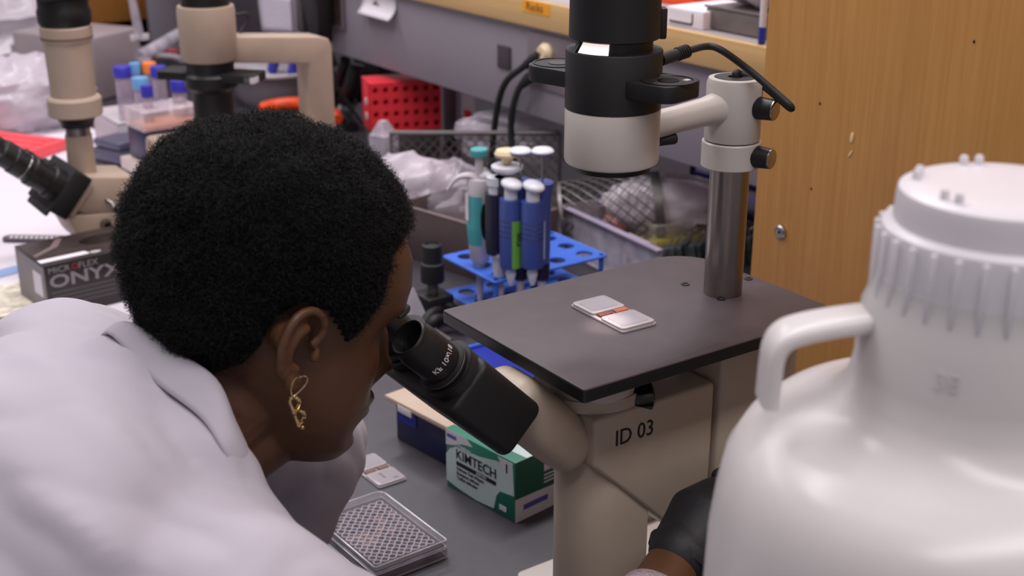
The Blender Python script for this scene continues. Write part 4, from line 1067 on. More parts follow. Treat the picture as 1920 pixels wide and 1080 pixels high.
MB().box((x0 + 0.043, yA + 0.01, zt + 0.030), (0.004, 0.07, 0.03)).build('camera_plate', K['pgrey'], ms, bevel=0.001)
YZ = Matrix(((0, 0, 1, 0), (1, 0, 0, 0), (0, 1, 0, 0), (0, 0, 0, 1)))
def poly_yz(pts, dx): return [(pl(px, py, dx).y, pl(px, py, dx).z) for px, py in pts]
hd_ = MB().prism(poly_yz([(136, 332), (255, 332), (262, 402), (162, 402), (103, 384)], 0.047), x0 - 0.047, x0 + 0.047, YZ).build('viewing_head', K['beige_paint'], ms, bevel=0.004)
lo = poly_yz([(120, 404), (265, 404)], 0.045)
MB().prism([(lo[0][0], lo[0][1]), (lo[1][0] + 0.12, lo[1][1]), (lo[1][0] + 0.12, 0.03), (lo[0][0] + 0.05, 0.03), (lo[0][0] + 0.02, lo[0][1] - 0.05)], x0 - 0.05, x0 + 0.05, YZ).build('lower_body', K['beige_paint'], ms, bevel=0.008)
q = pl(218, 388, 0.049)
kn = MB().lathe([(0.0, 0.0), (0.010, 0.0), (0.010, 0.004), (0.006, 0.014), (0.0, 0.014)], 20, axis((x0 + 0.047, pl(198, 420, 0.049).y, pl(198, 420, 0.049).z), (1, 0, 0)), caps=False).build('head_screw', K['steel'], ms)
lv = [Vector((x0 + 0.047, pl(200, 375, .05).y, pl(200, 375, .05).z)), Vector((x0 + 0.056, pl(206, 378, .05).y, pl(206, 378, .05).z)), Vector((x0 + 0.062, q.y - 0.006, q.z))]
lev = MB().tube(lv, 0.003, 10).build('lever', K['steel'], ms)
MB().ell((x0 + 0.065, q.y, q.z), (0.008, 0.010, 0.008), 16, 10).build('lever_knob', K['black_gloss'], lev)
ea = Vector((0, -0.77, 0.64)).normalized(); eb = Vector((0, 0.64, 0.77)).normalized()
B0 = Vector((x0, pl(122, 355, 0.0).y, pl(122, 355, 0.0).z))
Mb = frame(B0, (1, 0, 0), eb)
if (Mb.to_3x3() @ Vector((0, 0, 1))).dot(ea) < 0: Mb = frame(B0, (-1, 0, 0), eb)
MB().prism(rrect(-0.060, 0.060, -0.040, 0.038, 0.004, 3), -0.006, 0.026, Mb).build('binocular_block', K['black_matte'], ms, bevel=0.002)
MB().box((0, 0.0, 0.0), (0.104, 0.062, 0.012), Mb @ Matrix.Translation((0, 0, -0.011))).build('block_flange', K['beige_paint'], ms, bevel=0.001)
for sgn in (1, -1):
    Me2 = axis(B0 + Vector((0.031 * sgn, 0, 0)) + ea * 0.02 , ea)
    et = MB().lathe([(0.027, 0.0), (0.027, 0.022), (0.0230, 0.024), (0.0230, 0.044), (0.0245, 0.045), (0.0245, 0.056), (0.0215, 0.058), (0.0215, 0.088), (0.0195, 0.090), (0.0195, 0.108), (0.015, 0.110), (0.0, 0.104)], 32, Me2, caps=False).build('eyepiece', K['black'], ms)
    MB().lathe([(0.0217, 0.066), (0.0221, 0.067), (0.0217, 0.068)], 32, Me2, caps=False).build('silver_line', K['silver'], et)
MB().prism(rrect(-0.05, 0.05, -0.05, 0.0, 0.004, 3), 0.020, 0.024, Mb).build('dioptre_plate', K['black'], ms)
# lamp arm of the far microscope
yD = pl(389, 60).y; zD = lambda py: zat(x0, yD, py)
sD = F_PX / (Vector((x0, yD, 0.40)) - EYE).dot(FWD); rD = lambda px: px / sD
MD2 = Matrix.Translation((x0, yD, 0))
MB().lathe([(rD(50), zD(112)), (rD(53), zD(108)), (rD(54), zD(20)), (rD(52), zD(10)), (rD(46), zD(9)), (rD(44), zD(14)), (0.0, zD(14))], 48, MD2, caps=False).build('lamp_drum', K['beige_paint'], ms)
MB().lathe([(rD(45), zD(14)), (rD(45), zD(-60))], 36, MD2).build('lamp_top', K['black'], ms)
MB().lathe([(rD(46), zD(110)), (rD(44), zD(135)), (rD(50), zD(140)), (rD(50), zD(160)), (rD(38), zD(170)), (rD(38), zD(215)), (rD(42), zD(225)), (rD(42), zD(250))], 40, MD2).build('condenser', K['black'], ms)
Mf2 = frame((x0, yD, zD(140)), (0.75, 0.66, 0), (-0.66, 0.75, 0))
MB().prism(rrect(-0.088, 0.090, -0.028, 0.028, 0.006, 3), -0.007, 0.007, Mf2).build('filter_slide', K['black_matte'], ms, bevel=0.001)
MB().box((0.082, 0.0, -0.001), (0.018, 0.020, 0.010), Mf2 @ Matrix.Translation((0, -0.018, 0))).build('slide_label', K['white_plastic'], ms)
yP = pl(590, 150).y
zt2 = zat(x0, yP, 66); zb2 = zat(x0, yD + 0.05, 128)
th_ = 0.044
arm = [(yD + 0.03, zD(66) - 0.002), (yP + 0.004, zt2), (yP + 0.018, zt2 - 0.004), (yP + 0.024, zt2 - 0.016), (yP + 0.024, 0.04), (yP - 0.022, 0.04), (yP - 0.022, zt2 - th_), (yD + 0.03, zD(66) - th_ - 0.002)]
MB().prism(arm, x0 - 0.027, x0 + 0.027, YZ).build('lamp_pillar', K['beige_paint'], ms, bevel=0.003)
MB().prism(rrect(x0 - 0.09, x0 + 0.09, yD - 0.09, yD + 0.09, 0.01, 4), 0.135, 0.145).build('stage', K['stage'], ms, bevel=0.001)
MB().prism(rrect(x0 - 0.09, x0 + 0.09, yA + 0.02, yP + 0.05, 0.02, 4), 0.0, 0.04).build('base', K['beige_paint'], ms, bevel=0.005)
MB().box((x0, (yD + yP) / 2 - 0.06, 0.115), (0.10, yP - yD + 0.10, 0.150)).build('rear_body', K['beige_paint'], ms, bevel=0.008)
cab = [pl(440, 28, -0.02), pl(462, 26, -0.02), pl(464, 40, -0.02), pl(452, 58, -0.02), pl(448, 74, -0.01), pl(452, 84, 0)]
MB().tube(spline(cab, 6), 0.003, 8).build('lamp_lead', K['rubber'], ms)

# ------------------------------------------------------------------ glove box
H_ = 0.085
bb_ = 590
for b_ in range(540, 660, 2):
    P_ = onz(96, b_, 0)
    if zat(P_.x, P_.y, 501) <= H_: bb_ = b_
    if abs(zat(P_.x, P_.y, 501) - H_) < 0.002: bb_ = b_; break
P_ = onz(96, bb_, 0)
fr = onz(218, 470, H_); bk = onz(48, 457, H_)
u_ = Vector((fr.x - P_.x, fr.y - P_.y, 0)).normalized(); v_ = Vector((-u_.y, u_.x, 0))
gb = thing('glove_box', 'black carton of nitrile gloves printed ONYX standing on white paper', 'box', P_, math.atan2(u_.y, u_.x))
GW, GD = 0.235, 0.122
K['carton_black'] = mat('carton_black', (34, 29, 30), 0.35, var=0.1)
K['carton_top'] = mat('carton_brown_black', (62, 52, 52), 0.3, var=0.5, scale=14, stretch=(1, 2, 1))
gbo = MB().box((GW / 2, GD / 2, H_ / 2), (GW, GD, H_)).build('carton', K['carton_black'], gb, local=True, bevel=0.001)
def gdec(poly, m, M, h=0.0004, name='print'): return MB().prism(poly, 0.0001, h, M).build(name, m, gbo, local=True)
GF = Matrix(((1, 0, 0, 0), (0, 0, -1, 0), (0, 1, 0, 0), (0, 0, 0, 1)))
GT = Matrix(((1, 0, 0, 0), (0, 1, 0, 0), (0, 0, 1, H_), (0, 0, 0, 1)))
GL = Matrix(((0, 0, -1, 0), (-1, 0, 0, GD), (0, 1, 0, 0), (0, 0, 0, 1)))
gdec(rrect(0.002, GW - 0.002, 0.002, GD - 0.002, 0.001, 2), K['carton_top'], GT, 0.0003)
gdec([(0.0, 0.013), (0.078, 0.013), (0.072, 0.028), (0.0, 0.028)], K['paper'], GT, 0.0006)
gdec([(0.084 + 0.010 * math.cos(a), 0.016 + 0.005 * math.sin(a)) for a in np.linspace(0, 6.283, 16)[:-1]], K['pgrey'], GT, 0.0006)
gdec([(0.120 + 0.038 * math.cos(a), 0.070 + 0.022 * math.sin(a)) for a in np.linspace(0, 6.283, 24)[:-1]], K['black_gloss'], GT, 0.0006, 'opening')
gdec([(0.004, 0.045), (0.050, 0.075), (0.070, 0.110), (0.060, 0.112), (0.040, 0.080), (0.004, 0.055)], mat('carton_brown', (122, 104, 102), 0.4), GT, 0.0005)
gdec(rrect(0.004, GD - 0.004, 0.004, H_ - 0.004, 0.001, 2), mat('carton_grey', (128, 120, 124), 0.5, var=0.15), GL, 0.0004)
gdec(rrect(0.070, 0.104, 0.030, 0.066, 0.001, 2), K['paper'], GL, 0.0006, 'sticker')
Tg = TM[gb]
def gtext(body, size, x, z, m, xs=1.0, bold=0.0): text(body, size, Tg @ frame((x, -0.0006, z), (1, 0, 0), (0, 0, 1)), m, gbo, align='LEFT', xs=xs, bold=bold)
K['gprint'] = mat('grey_print', (128, 122, 126), 0.5)
K['gprint2'] = mat('dim_print', (74, 68, 70), 0.5)
gtext('MICR', 0.0130, 0.004, H_ - 0.010, K['gprint'], 1.1); gtext('O', 0.0130, 0.040, H_ - 0.010, mat('red_print', (150, 30, 40), 0.5), 1.0); gtext('FLEX', 0.0130, 0.050, H_ - 0.010, K['gprint'], 1.1)
gtext('ONYX', 0.0270, 0.004, H_ - 0.028, K['gprint'], 1.42, 0.0006)
for q_ in range(4):
    gdec([(0.006, H_ - 0.046 - 0.007 * q_), (0.105, H_ - 0.046 - 0.007 * q_), (0.105, H_ - 0.043 - 0.007 * q_), (0.006, H_ - 0.043 - 0.007 * q_)], K['gprint2'], GF)

# ------------------------------------------------------------------ things lying on the left of the bench
K['liner'] = mat('white_bench_paper', (224, 216, 226), 0.7, var=0.03, scale=4)
ln_o = MB().prism([(-3.25, 0.28), (-1.30, 0.28), (-1.30, 0.44), (-1.86, 0.72), (-2.00, 1.02), (-3.10, 0.90)], 0.0002, 0.0012).build('bench_paper', K['liner'])
tag(ln_o, 'large white sheet of bench paper under the far microscope', 'paper')
cq, cq2 = onz(6, 446, 0.006), onz(140, 448, 0.006)
cu = Vector((cq2.x - cq.x, cq2.y - cq.y, 0)); CL = cu.length
cs = thing('slotted_strip', 'dark grey plastic strip with a row of slots on white paper', 'strip', (cq.x, cq.y, 0.0012), math.atan2(cu.y, cu.x))
MB().prism(rrect(0, CL, -0.013, 0.013, 0.011, 5), 0.0, 0.007).build('strip_body', mat('grey_strip', (82, 74, 82), 0.4), cs, local=True, bevel=0.001)
for q_ in range(12):
    MB().prism([(0.014 + q_ * 0.009, -0.007), (0.019 + q_ * 0.009, -0.007), (0.017 + q_ * 0.009, 0.004), (0.012 + q_ * 0.009, 0.004)], 0.0068, 0.0074).build('slot', K['paper'], cs, local=True)
q = onz(22, 507, 0.002)
tag(MB().box((0, 0, 0.0022), (0.035, 0.22, 0.0008), Matrix.Translation((q.x, q.y, 0)) @ Matrix.Rotation(math.radians(14), 4, 'Z')).build('blue_tape', mat('pale_blue_tape', (150, 176, 224), 0.6)), 'strip of pale blue tape across the white bench paper', 'tape')
q = onz(4, 566, 0.004)
def nap(u, v): return (q.x - 0.07 + 0.14 * u, q.y - 0.07 + 0.14 * v, 0.003 + 0.006 * (0.5 + 0.5 * noise.noise(Vector((u * 4, v * 4, 1)))))
tag(MB().grid(nap, 16, 16).build('dotted_tissue', mat('speckled_tissue', (214, 206, 190), 0.8, var=0.35, scale=60)), 'crumpled cream speckled tissue at the left edge above the coat', 'tissue')

# coral rack lid
a_, b_, c_ = onz(60, 280, 0.028), onz(115, 262, 0.028), onz(20, 222, 0.028)
du = Vector((b_.x - a_.x, b_.y - a_.y, 0)); dv = Vector((c_.x - b_.x, c_.y - b_.y, 0))
rz_ = math.atan2(du.y, du.x)
cr_o = thing('coral_rack', 'flat coral red tube rack on the paper behind the far eyepieces', 'rack', (a_.x, a_.y, 0.0012), rz_)
CW, CD = 0.115, 0.26
cb = MB().box((CW / 2, CD / 2, 0.012), (CW, CD, 0.024)).build('rack_body', K['coral'], cr_o, local=True, bevel=0.004)
for i in range(3):
    MB().box((0.022 + 0.032 * i, CD / 2, 0.0250), (0.020, CD - 0.04, 0.003)).build('ridge', K['coral'], cb, local=True, bevel=0.001)

# tip boxes
def tip_box(label, loc, rz, base_m, lid_m, lid_h, tips, base_h=0.050, W=0.084, D=0.118):
    t = thing('tip_box', label, 'tip box', loc, rz, 'stacked pipette tip boxes')
    MB().box((0, 0, base_h / 2), (W, D, base_h)).build('tray_base', base_m, t, local=True, bevel=0.004)
    if tips:
        rk = MB().box((0, 0, base_h + 0.004), (W - 0.008, D - 0.008, 0.010)).build('tip_deck', tips, t, local=True, bevel=0.002)
    ld = MB()
    w_, d_ = W / 2, D / 2
    for (c_, s_) in (((0, -d_, base_h + lid_h / 2), (W, 0.0015, lid_h)), ((0, d_, base_h + lid_h / 2), (W, 0.0015, lid_h)), ((-w_, 0, base_h + lid_h / 2), (0.0015, D, lid_h)), ((w_, 0, base_h + lid_h / 2), (0.0015, D, lid_h)), ((0, 0, base_h + lid_h), (W, D, 0.0015))):
        ld.box(c_, s_)
    ld.build('lid', lid_m, t, local=True)
    return t
q = onz(272, 248, 0.135); q = Vector((q.x - 0.045, q.y + 0.055, 0))
K['tips_orange'] = mat('orange_tips', (240, 160, 120), 0.5, var=0.1, scale=150)
rzt = math.radians(4)
tip_box('lower navy tip box with a pale lid, under the orange one', (q.x - 0.01, q.y - 0.015, 0.0012), rzt, K['navy'], mat('pale_lid', (206, 190, 186), 0.4), 0.022, None, 0.048)
tip_box('navy tip box with clear lid over rows of orange tips', (q.x, q.y, 0.0722), rzt, K['navy'], clear_mat('tip_lid', (220, 205, 210), 0.22, edge=0.4), 0.036, K['tips_orange'], 0.062)

# dark folded cases beside the tip boxes
for (px, py, z, w, d, h, c_, lbl) in ((210, 318, 0, 0.10, 0.10, 0.035, (66, 62, 72), 'lower dark grey case beside the navy tip boxes'), (208, 300, 0.0365, 0.09, 0.09, 0.045, (84, 82, 104), 'slate blue case on top of the dark grey case')):
    q = onz(px, py, z)
    t = thing('storage_case', lbl, 'case', (q.x, q.y + 0.03, max(z, 0.0012)), math.radians(18))
    MB().box((0, 0, h * 0.3), (w, d, h * 0.6)).build('case_base', mat('case_plastic', c_, 0.5), t, local=True, bevel=0.006)
    MB().box((0, 0, h * 0.81), (w * 0.98, d * 0.98, h * 0.36)).build('case_lid', mat('case_lid_plastic', c_, 0.4), t, local=True, bevel=0.006)
    MB().box((w / 2, 0, h * 0.6), (0.006, 0.02, 0.010)).build('latch', K['dark_steel'], t, local=True, bevel=0.001)

# conical tubes in a foam rack
q = onz(272, 213, 0.10)
rk = thing('foam_rack', 'white foam rack that holds the capped conical tubes', 'rack', (q.x, q.y, 0.0))
MB().box((q.x - 0.02, q.y + 0.02, 0.05), (0.17, 0.20, 0.098)).build('foam_block', K['pgrey'], rk, bevel=0.004)
MB().box((q.x - 0.02, q.y + 0.02, 0.1005), (0.172, 0.202, 0.003)).build('foam_top', K['pgrey'], rk, bevel=0.001)
cap_blue, cap_sky, cap_or = mat('violet_blue_cap', (54, 52, 170), 0.4), mat('sky_blue_cap', (104, 160, 212), 0.4), mat('orange_cap', (240, 130, 44), 0.4)
K['tube'] = clear_mat('tube_wall', (196, 180, 200), 0.42, rough=0.2)
K['pinkliq'] = mat('pink_medium', (176, 110, 132), 0.3)
def conical(label, px, py, r, m, liquid=None):
    z_t = 0.214; r *= 1.1
    q = onz(px, py, z_t)
    t = thing('conical_tube', label, 'tube', (q.x, q.y, 0.10), 0, 'capped conical tubes in the foam rack')
    Mt = Matrix.Translation((q.x, q.y, 0))
    MB().lathe([(r * 0.84, 0.1025), (r * 0.86, z_t - 0.012)], 24, Mt).build('tube_wall', K['tube'], t)
    cp_ = MB().lathe([(r, z_t - 0.022), (r * 1.02, z_t - 0.002), (r * 0.94, z_t), (0, z_t)], 28, Mt, caps=False).build('cap', m, t)
    if liquid: MB().lathe([(r * 0.7, 0.1035), (r * 0.78, 0.130), (0, 0.130)], 20, Mt, caps=False).build('medium', liquid, t)
conical('violet capped conical tube at the left of the foam rack', 228, 124, 0.0165, cap_blue)
conical('slim sky blue capped tube between two violet capped tubes', 252, 118, 0.0105, cap_sky)
conical('sky blue capped tube in front of the slim one', 262, 145, 0.0145, cap_sky)
conical('short violet capped tube in front of the sky blue cap', 274, 160, 0.0105, cap_blue)
conical('violet capped tube with pink medium in the middle of the foam rack', 296, 124, 0.0150, cap_blue, K['pinkliq'])
conical('orange capped tube behind the violet capped ones', 279, 117, 0.0130, cap_or)
conical('violet capped tube nearest the far lamp arm', 334, 150, 0.0150, cap_blue)

# putty coloured appliance and pale bags at the far left
q = onz(165, 172, 0.0)
ap = thing('bench_appliance', 'putty grey bench appliance with rounded corners behind the camera tube', 'appliance', (q.x, q.y, 0), math.radians(30))
MB().prism(rrect(-0.15, 0.115, -0.10, 0.10, 0.02, 4), 0.0, 0.165).build('housing', mat('putty_plastic', (150, 138, 142), 0.5, var=0.04), ap, local=True, bevel=0.010)
MB().box((0.02, -0.101, 0.1), (0.10, 0.004, 0.07)).build('front_panel', mat('putty_panel', (140, 128, 134), 0.5), ap, local=True, bevel=0.002)

def bag(name, label, c, r, m, seed, rz=0.0, amp=0.35, n=40, floor=0.001, freq=3.0, cat='bag', group=None, tilt=0.0):
    R_ = Matrix.Translation(c) @ Matrix.Rotation(rz, 4, 'Z') @ Matrix.Rotation(tilt, 4, 'Y')
    b_ = MB().ell((0, 0, 0), (1, 1, 1), n, n // 2)
    out = []
    for p in b_.v:
        d = Vector(p).normalized()
        f = 1.0 + amp * (1.0 - 2.2 * abs(noise.noise(d * freq * 0.7 + Vector((seed, 0, 0))))) * 0.7 + amp * 0.15 * noise.noise(d * freq * 2.2 + Vector((0, seed, 0))) - amp * 0.45
        w = R_ @ Vector((d.x * r[0] * f, d.y * r[1] * f, d.z * r[2] * f))
        w.z = max(w.z, floor + 0.0005)
        out.append(tuple(w))
    b_.v = out
    o = b_.build(name, m, angle=50)
    return tag(o, label, cat, group)
K['pale_bag'] = clear_mat('pale_bag_film', (214, 204, 216), 0.55, rough=0.3, var=0.06, bump=0.25, bscale=12, edge=0.4)
q = onz(36, 210, 0.03)
bag('plastic_bag', 'pale crumpled plastic bag left of the camera tube', (q.x, q.y, 0.06), (0.13, 0.20, 0.10), K['pale_bag'], 3.1, 0.4)
q = onz(20, 120, 0.0)
bag('plastic_bag', 'large pale plastic bag at the far left end of the bench', (q.x + 0.10, q.y - 0.05, 0.10), (0.16, 0.26, 0.14), K['pale_bag'], 5.7, 0.2)
q = onz(95, 225, 0.02)
bag('plastic_bag', 'small clear crumpled bag right behind the coral rack', (q.x, q.y, 0.045), (0.06, 0.07, 0.055), K['bag'], 8.2, 0.2)
q = onz(50, 130, 0.02)
t = thing('white_rack', 'white plastic sample rack among pale bags at far left', 'rack', (q.x + 0.22, q.y - 0.12, 0.0), math.radians(24))
MB().box((0, 0, 0.03), (0.16, 0.36, 0.06)).build('rack_body', K['white_plastic'], t, local=True, bevel=0.004)
for i in range(6):
    MB().box((0.082, -0.14 + 0.056 * i, 0.035), (0.004, 0.030, 0.035)).build('rack_slot', K['pgrey'], t, local=True, bevel=0.001)

# far wooden hutch, hanging sleeve and cluttered leads
xw = -4.05
y0_, y1_ = onx(175, 20, xw).y, onx(345, 20, xw).y
hz = zat(xw, (y0_ + y1_) / 2, 37)
hu = thing('wooden_hutch', 'brown wooden hutch with a black recess at the far end of the bench', 'hutch', (xw, (y0_ + y1_) / 2, 0))
MB().box((xw - 0.01, (y0_ + y1_) / 2, hz + 0.20), (0.02, y1_ - y0_ + 0.1, 0.40)).build('front_board', K['wood_far'], hu, bevel=0.002)
MB().box((xw - 0.20, (y0_ + y1_) / 2, hz + 0.20), (0.34, y1_ - y0_ + 0.1, 0.39)).build('cupboard', K['wood_far'], hu, bevel=0.002)
MB().box((xw - 0.20, (y0_ + y1_) / 2, hz / 2), (0.30, y1_ - y0_ + 0.08, hz)).build('recess', K['black_matte'], hu, bevel=0.002)  # solid black block stands in for the shade of the gap below
xs_ = -3.2
pa, pb = onx(246, -10, xs_), onx(262, 70, xs_)
sl = thing('plastic_sleeve', 'clear plastic sleeve with a white end hanging over the dark recess', 'sleeve', (xs_, pb.y, pb.z))
sv = MB().tube([pa, pa.lerp(pb, .5), pb], [0.016, 0.019, 0.021], 14, flat=0.35).build('sleeve_film', K['clear2'], sl)
MB().box((xs_, pb.y, pb.z), (0.006, 0.046, 0.016)).build('white_end', K['white_plastic'], sl, bevel=0.001)
random.seed(11)
lead_cols = [((30, 92, 70), 'green'), ((34, 30, 34), 'black'), ((120, 108, 118), 'grey'), ((196, 60, 44), 'red'), ((26, 44, 40), 'dark green'), ((150, 140, 150), 'pale grey')]
for k_, (c_, nm) in enumerate(lead_cols):
    pts = []
    for j in range(6):
        q = onz(250 + 18 * j + random.uniform(-8, 8), 78 + k_ * 7 + random.uniform(-9, 9), 0.02 + 0.012 * k_)
        pts.append(q)
    tag(MB().tube(spline(pts, 6), 0.009 if k_ != 3 else 0.006, 8).build('lead', mat('lead_' + nm.replace(' ', '_'), c_, 0.5)), nm + ' lead in the tangle beside the far lamp drum', 'cable', 'tangled leads beyond the tubes')
q0_, q1_ = onz(262, 108, 0.09), onz(345, 60, 0.11)
tag(MB().tube([q0_, q0_.lerp(q1_, .5), q1_], 0.018, 14).build('clear_cylinder', K['clear2']), 'clear plastic cylinder lying over the tangled leads', 'cylinder')

# ------------------------------------------------------------------ on the grey apron
ya = SY + 0.0135
def sheet(name, label, pxs, m, cat, curl=0.0, parent=None, n=8):
    A_, B2_, C2_, D2_ = [ony(px, py, ya) for px, py in pxs]
    def f(u, v):
        p = A_.lerp(B2_, u).lerp(D2_.lerp(C2_, u), v)
        return (p.x, ya - 0.0006 - curl * max(0, v - 0.4) ** 2, p.z)
    return tag(MB().grid(f, n, n).build(name, m, thick=0.0004), label, cat)
cal = sheet('calendar_sheet', 'white printed calendar sheet taped to the grey apron', ((482, -14), (545, -4), (549, 62), (492, 58)), mat('printed_grid', (206, 198, 214), 0.7, var=0.12, scale=220), 'paper')
sheet('note_sheet', 'curled white note with a sketch on the grey apron', ((676, -24), (742, -10), (745, 38), (686, 22)), K['paper'], 'paper', curl=0.06)
A_ = ony(700, 6, ya - 0.002)
MB().prism([(0, 0), (0.012, 0.008), (0.020, 0.002), (0.034, -0.004), (0.022, -0.010), (0.008, -0.014), (-0.006, -0.004)], 0, 0.0005, frame((A_.x, ya - 0.003, A_.z), (1, 0, 0), (0, 0, 1))).build('ink_sketch', mat('brown_ink', (120, 96, 90), 0.7))
bpy.data.objects['ink_sketch'].parent = bpy.data.objects['note_sheet']
A_, B2_ = ony(626, 46, ya), ony(641, 46, ya)
t = thing('framed_photo', 'small dark framed photo on the grey apron beside the black handset', 'frame', (A_.x, ya, A_.z))
MB().box(((A_.x + B2_.x) / 2, ya - 0.003, A_.z + 0.045), (B2_.x - A_.x + 0.035, 0.006, 0.10)).build('frame', mat('grey_frame', (110, 100, 108), 0.4), t, bevel=0.001)
MB().box(((A_.x + B2_.x) / 2, ya - 0.0064, A_.z + 0.045), (B2_.x - A_.x + 0.020, 0.001, 0.084)).build('picture', mat('dim_photo', (60, 48, 44), 0.5, var=0.6, scale=30), t)
A_ = ony(597, 35, ya - 0.03)
t = thing('black_handset', 'bulky black handset hanging on the grey apron near the calendar', 'handset', (A_.x, ya, A_.z))
hp_ = [(-0.058, 0.16), (0.040, 0.16), (0.046, 0.02), (0.040, -0.050), (0.004, -0.056), (-0.010, -0.02), (-0.034, 0.02), (-0.052, 0.06)]
MB().prism(hp_, 0.0, 0.040, frame((A_.x, SY - 0.001, A_.z), (1, 0, 0), (0, 0, 1))).build('shell', K['black'], t, bevel=0.006)
MB().box((A_.x - 0.050, SY - 0.022, A_.z + 0.03), (0.030, 0.038, 0.13)).build('cradle', mat('smoky_plastic', (70, 62, 66), 0.3), t, bevel=0.004)
MB().tube(spline([(A_.x + 0.02, ya - 0.02, A_.z - 0.05), (A_.x + 0.022, ya - 0.02, A_.z - 0.09), (A_.x + 0.02, ya - 0.01, A_.z - 0.14), (A_.x + 0.04, ya + 0.05, 0.02)], 6), 0.004, 8).build('cord', K['rubber'], t)

# mains leads from the outlet plate
for (nm, lbl, pts) in (('mains_lead', 'black mains lead with a cream plug in the outlet plate', [(1018, 100), (1000, 112), (978, 128), (950, 152), (935, 190), (926, 250), (920, 330), (918, 400)]), ('mains_lead', 'second black mains lead hanging beside the plugged one', [(1012, 138), (990, 148), (974, 165), (962, 200), (958, 245), (962, 290), (968, 350)])):
    t = thing(nm, lbl, 'cable', ony(pts[0][0], pts[0][1], ya), 0, 'mains leads at the outlet')
    P3 = [ony(px, py, ya - 0.012 - 0.02 * min(1, i / 3)) for i, (px, py) in enumerate(pts)]
    MB().tube(spline(P3, 8), 0.0062, 12).build('cord', K['rubber'], t)
    MB().tube([P3[0].lerp(P3[1], 0.3), P3[1], P3[1].lerp(P3[2], 0.7)], [0.010, 0.0105, 0.0075], 14).build('plug_grip', K['rubber'], t)
    if '100' in str(pts[0]):
        MB().lathe([(0.0, 0.0), (0.017, 0.0), (0.018, 0.006), (0.012, 0.016), (0.0, 0.016)], 20, axis((P3[0].x, ya - 0.002, P3[0].z), (0, -1, 0)), caps=False).build('plug', K['cream'], t)

# ------------------------------------------------------------------ on the shelf
def shelf_box(name, label, cat, px0, px1, pyb, h, d, m, y=SY + 0.03, bevel=0.002):
    A_, B2_ = ony(px0, pyb, y), ony(px1, pyb, y)
    t = thing(name, label, cat, ((A_.x + B2_.x) / 2, y + d / 2, z_st))
    o = MB().box(((A_.x + B2_.x) / 2, y + d / 2, z_st + h / 2), (B2_.x - A_.x, d, h)).build('body', m, t, bevel=bevel)
    return t, A_, B2_, o
t, A_, B2_, o = shelf_box('white_carton', 'flat white carton with an open end flap on the shelf', 'box', 1250, 1318, 44, 0.028, 0.12, K['paper'], SY + 0.020)
MB().prism(rrect(A_.x + 0.006, B2_.x - 0.022, z_st + 0.004, z_st + 0.024, 0.004, 3), 0, 0.001, Matrix(((1, 0, 0, 0), (0, 0, -1, SY + 0.020), (0, 1, 0, 0), (0, 0, 0, 1)))).build('flap_shadow', mat('flap_shadow_grey', (92, 84, 90), 0.6), o)  # dark sheet painted as the shadow round the flap
MB().prism(rrect(A_.x + 0.006, B2_.x - 0.024, z_st + 0.008, z_st + 0.025, 0.003, 3), 0.001, 0.002, Matrix(((1, 0, 0, 0), (0, 0, -1, SY + 0.020), (0, 1, 0, 0), (0, 0, 0, 1)))).build('flap', K['paper'], o)
t, A_, B2_, o = shelf_box('steel_tray', 'dull grey metal tray on the shelf beside the cabinet', 'tray', 1320, 1440, 52, 0.036, 0.16, mat('dull_aluminium', (122, 114, 112), 0.45, metal=0.5, var=0.15, scale=30), SY + 0.035, 0.006)
MB().tube([(A_.x, SY + 0.035, z_st + 0.035), (B2_.x, SY + 0.035, z_st + 0.035)], 0.002, 8).build('rim', K['dark_steel'], t)
bag('plastic_bag', 'white plastic bag heaped on the grey metal tray', ((A_.x + B2_.x) / 2 + 0.01, SY + 0.11, z_st + 0.062), (0.085, 0.07, 0.030), K['white_bag'], 2.3, 0.1, floor=z_st + 0.0365)
t, A_, B2_, o = shelf_box('orange_carton', 'orange carton at the back of the shelf behind the lamp housing', 'box', 1205, 1300, 8, 0.050, 0.08, K['orange'], SY + 0.16)
MB().box(((A_.x + B2_.x) / 2, SY + 0.20, z_st + 0.0515), (B2_.x - A_.x + 0.003, 0.083, 0.003)).build('lid', K['orange'], t, bevel=0.001)
A_ = ony(1428, 80, SY + 0.012)
t = thing('marker_tube', 'slim white tube with a blue foot beside the cabinet edge', 'tube', (A_.x, A_.y, z_st))
MB().lathe([(0.005, z_st + 0.024), (0.005, z_st + 0.13), (0.003, z_st + 0.134)], 14, Matrix.Translation((A_.x, A_.y, 0))).build('barrel', K['white_plastic'], t)
MB().lathe([(0.0052, z_st), (0.0056, z_st + 0.002), (0.0054, z_st + 0.024)], 14, Matrix.Translation((A_.x, A_.y, 0))).build('foot', K['deep_blue'], t)

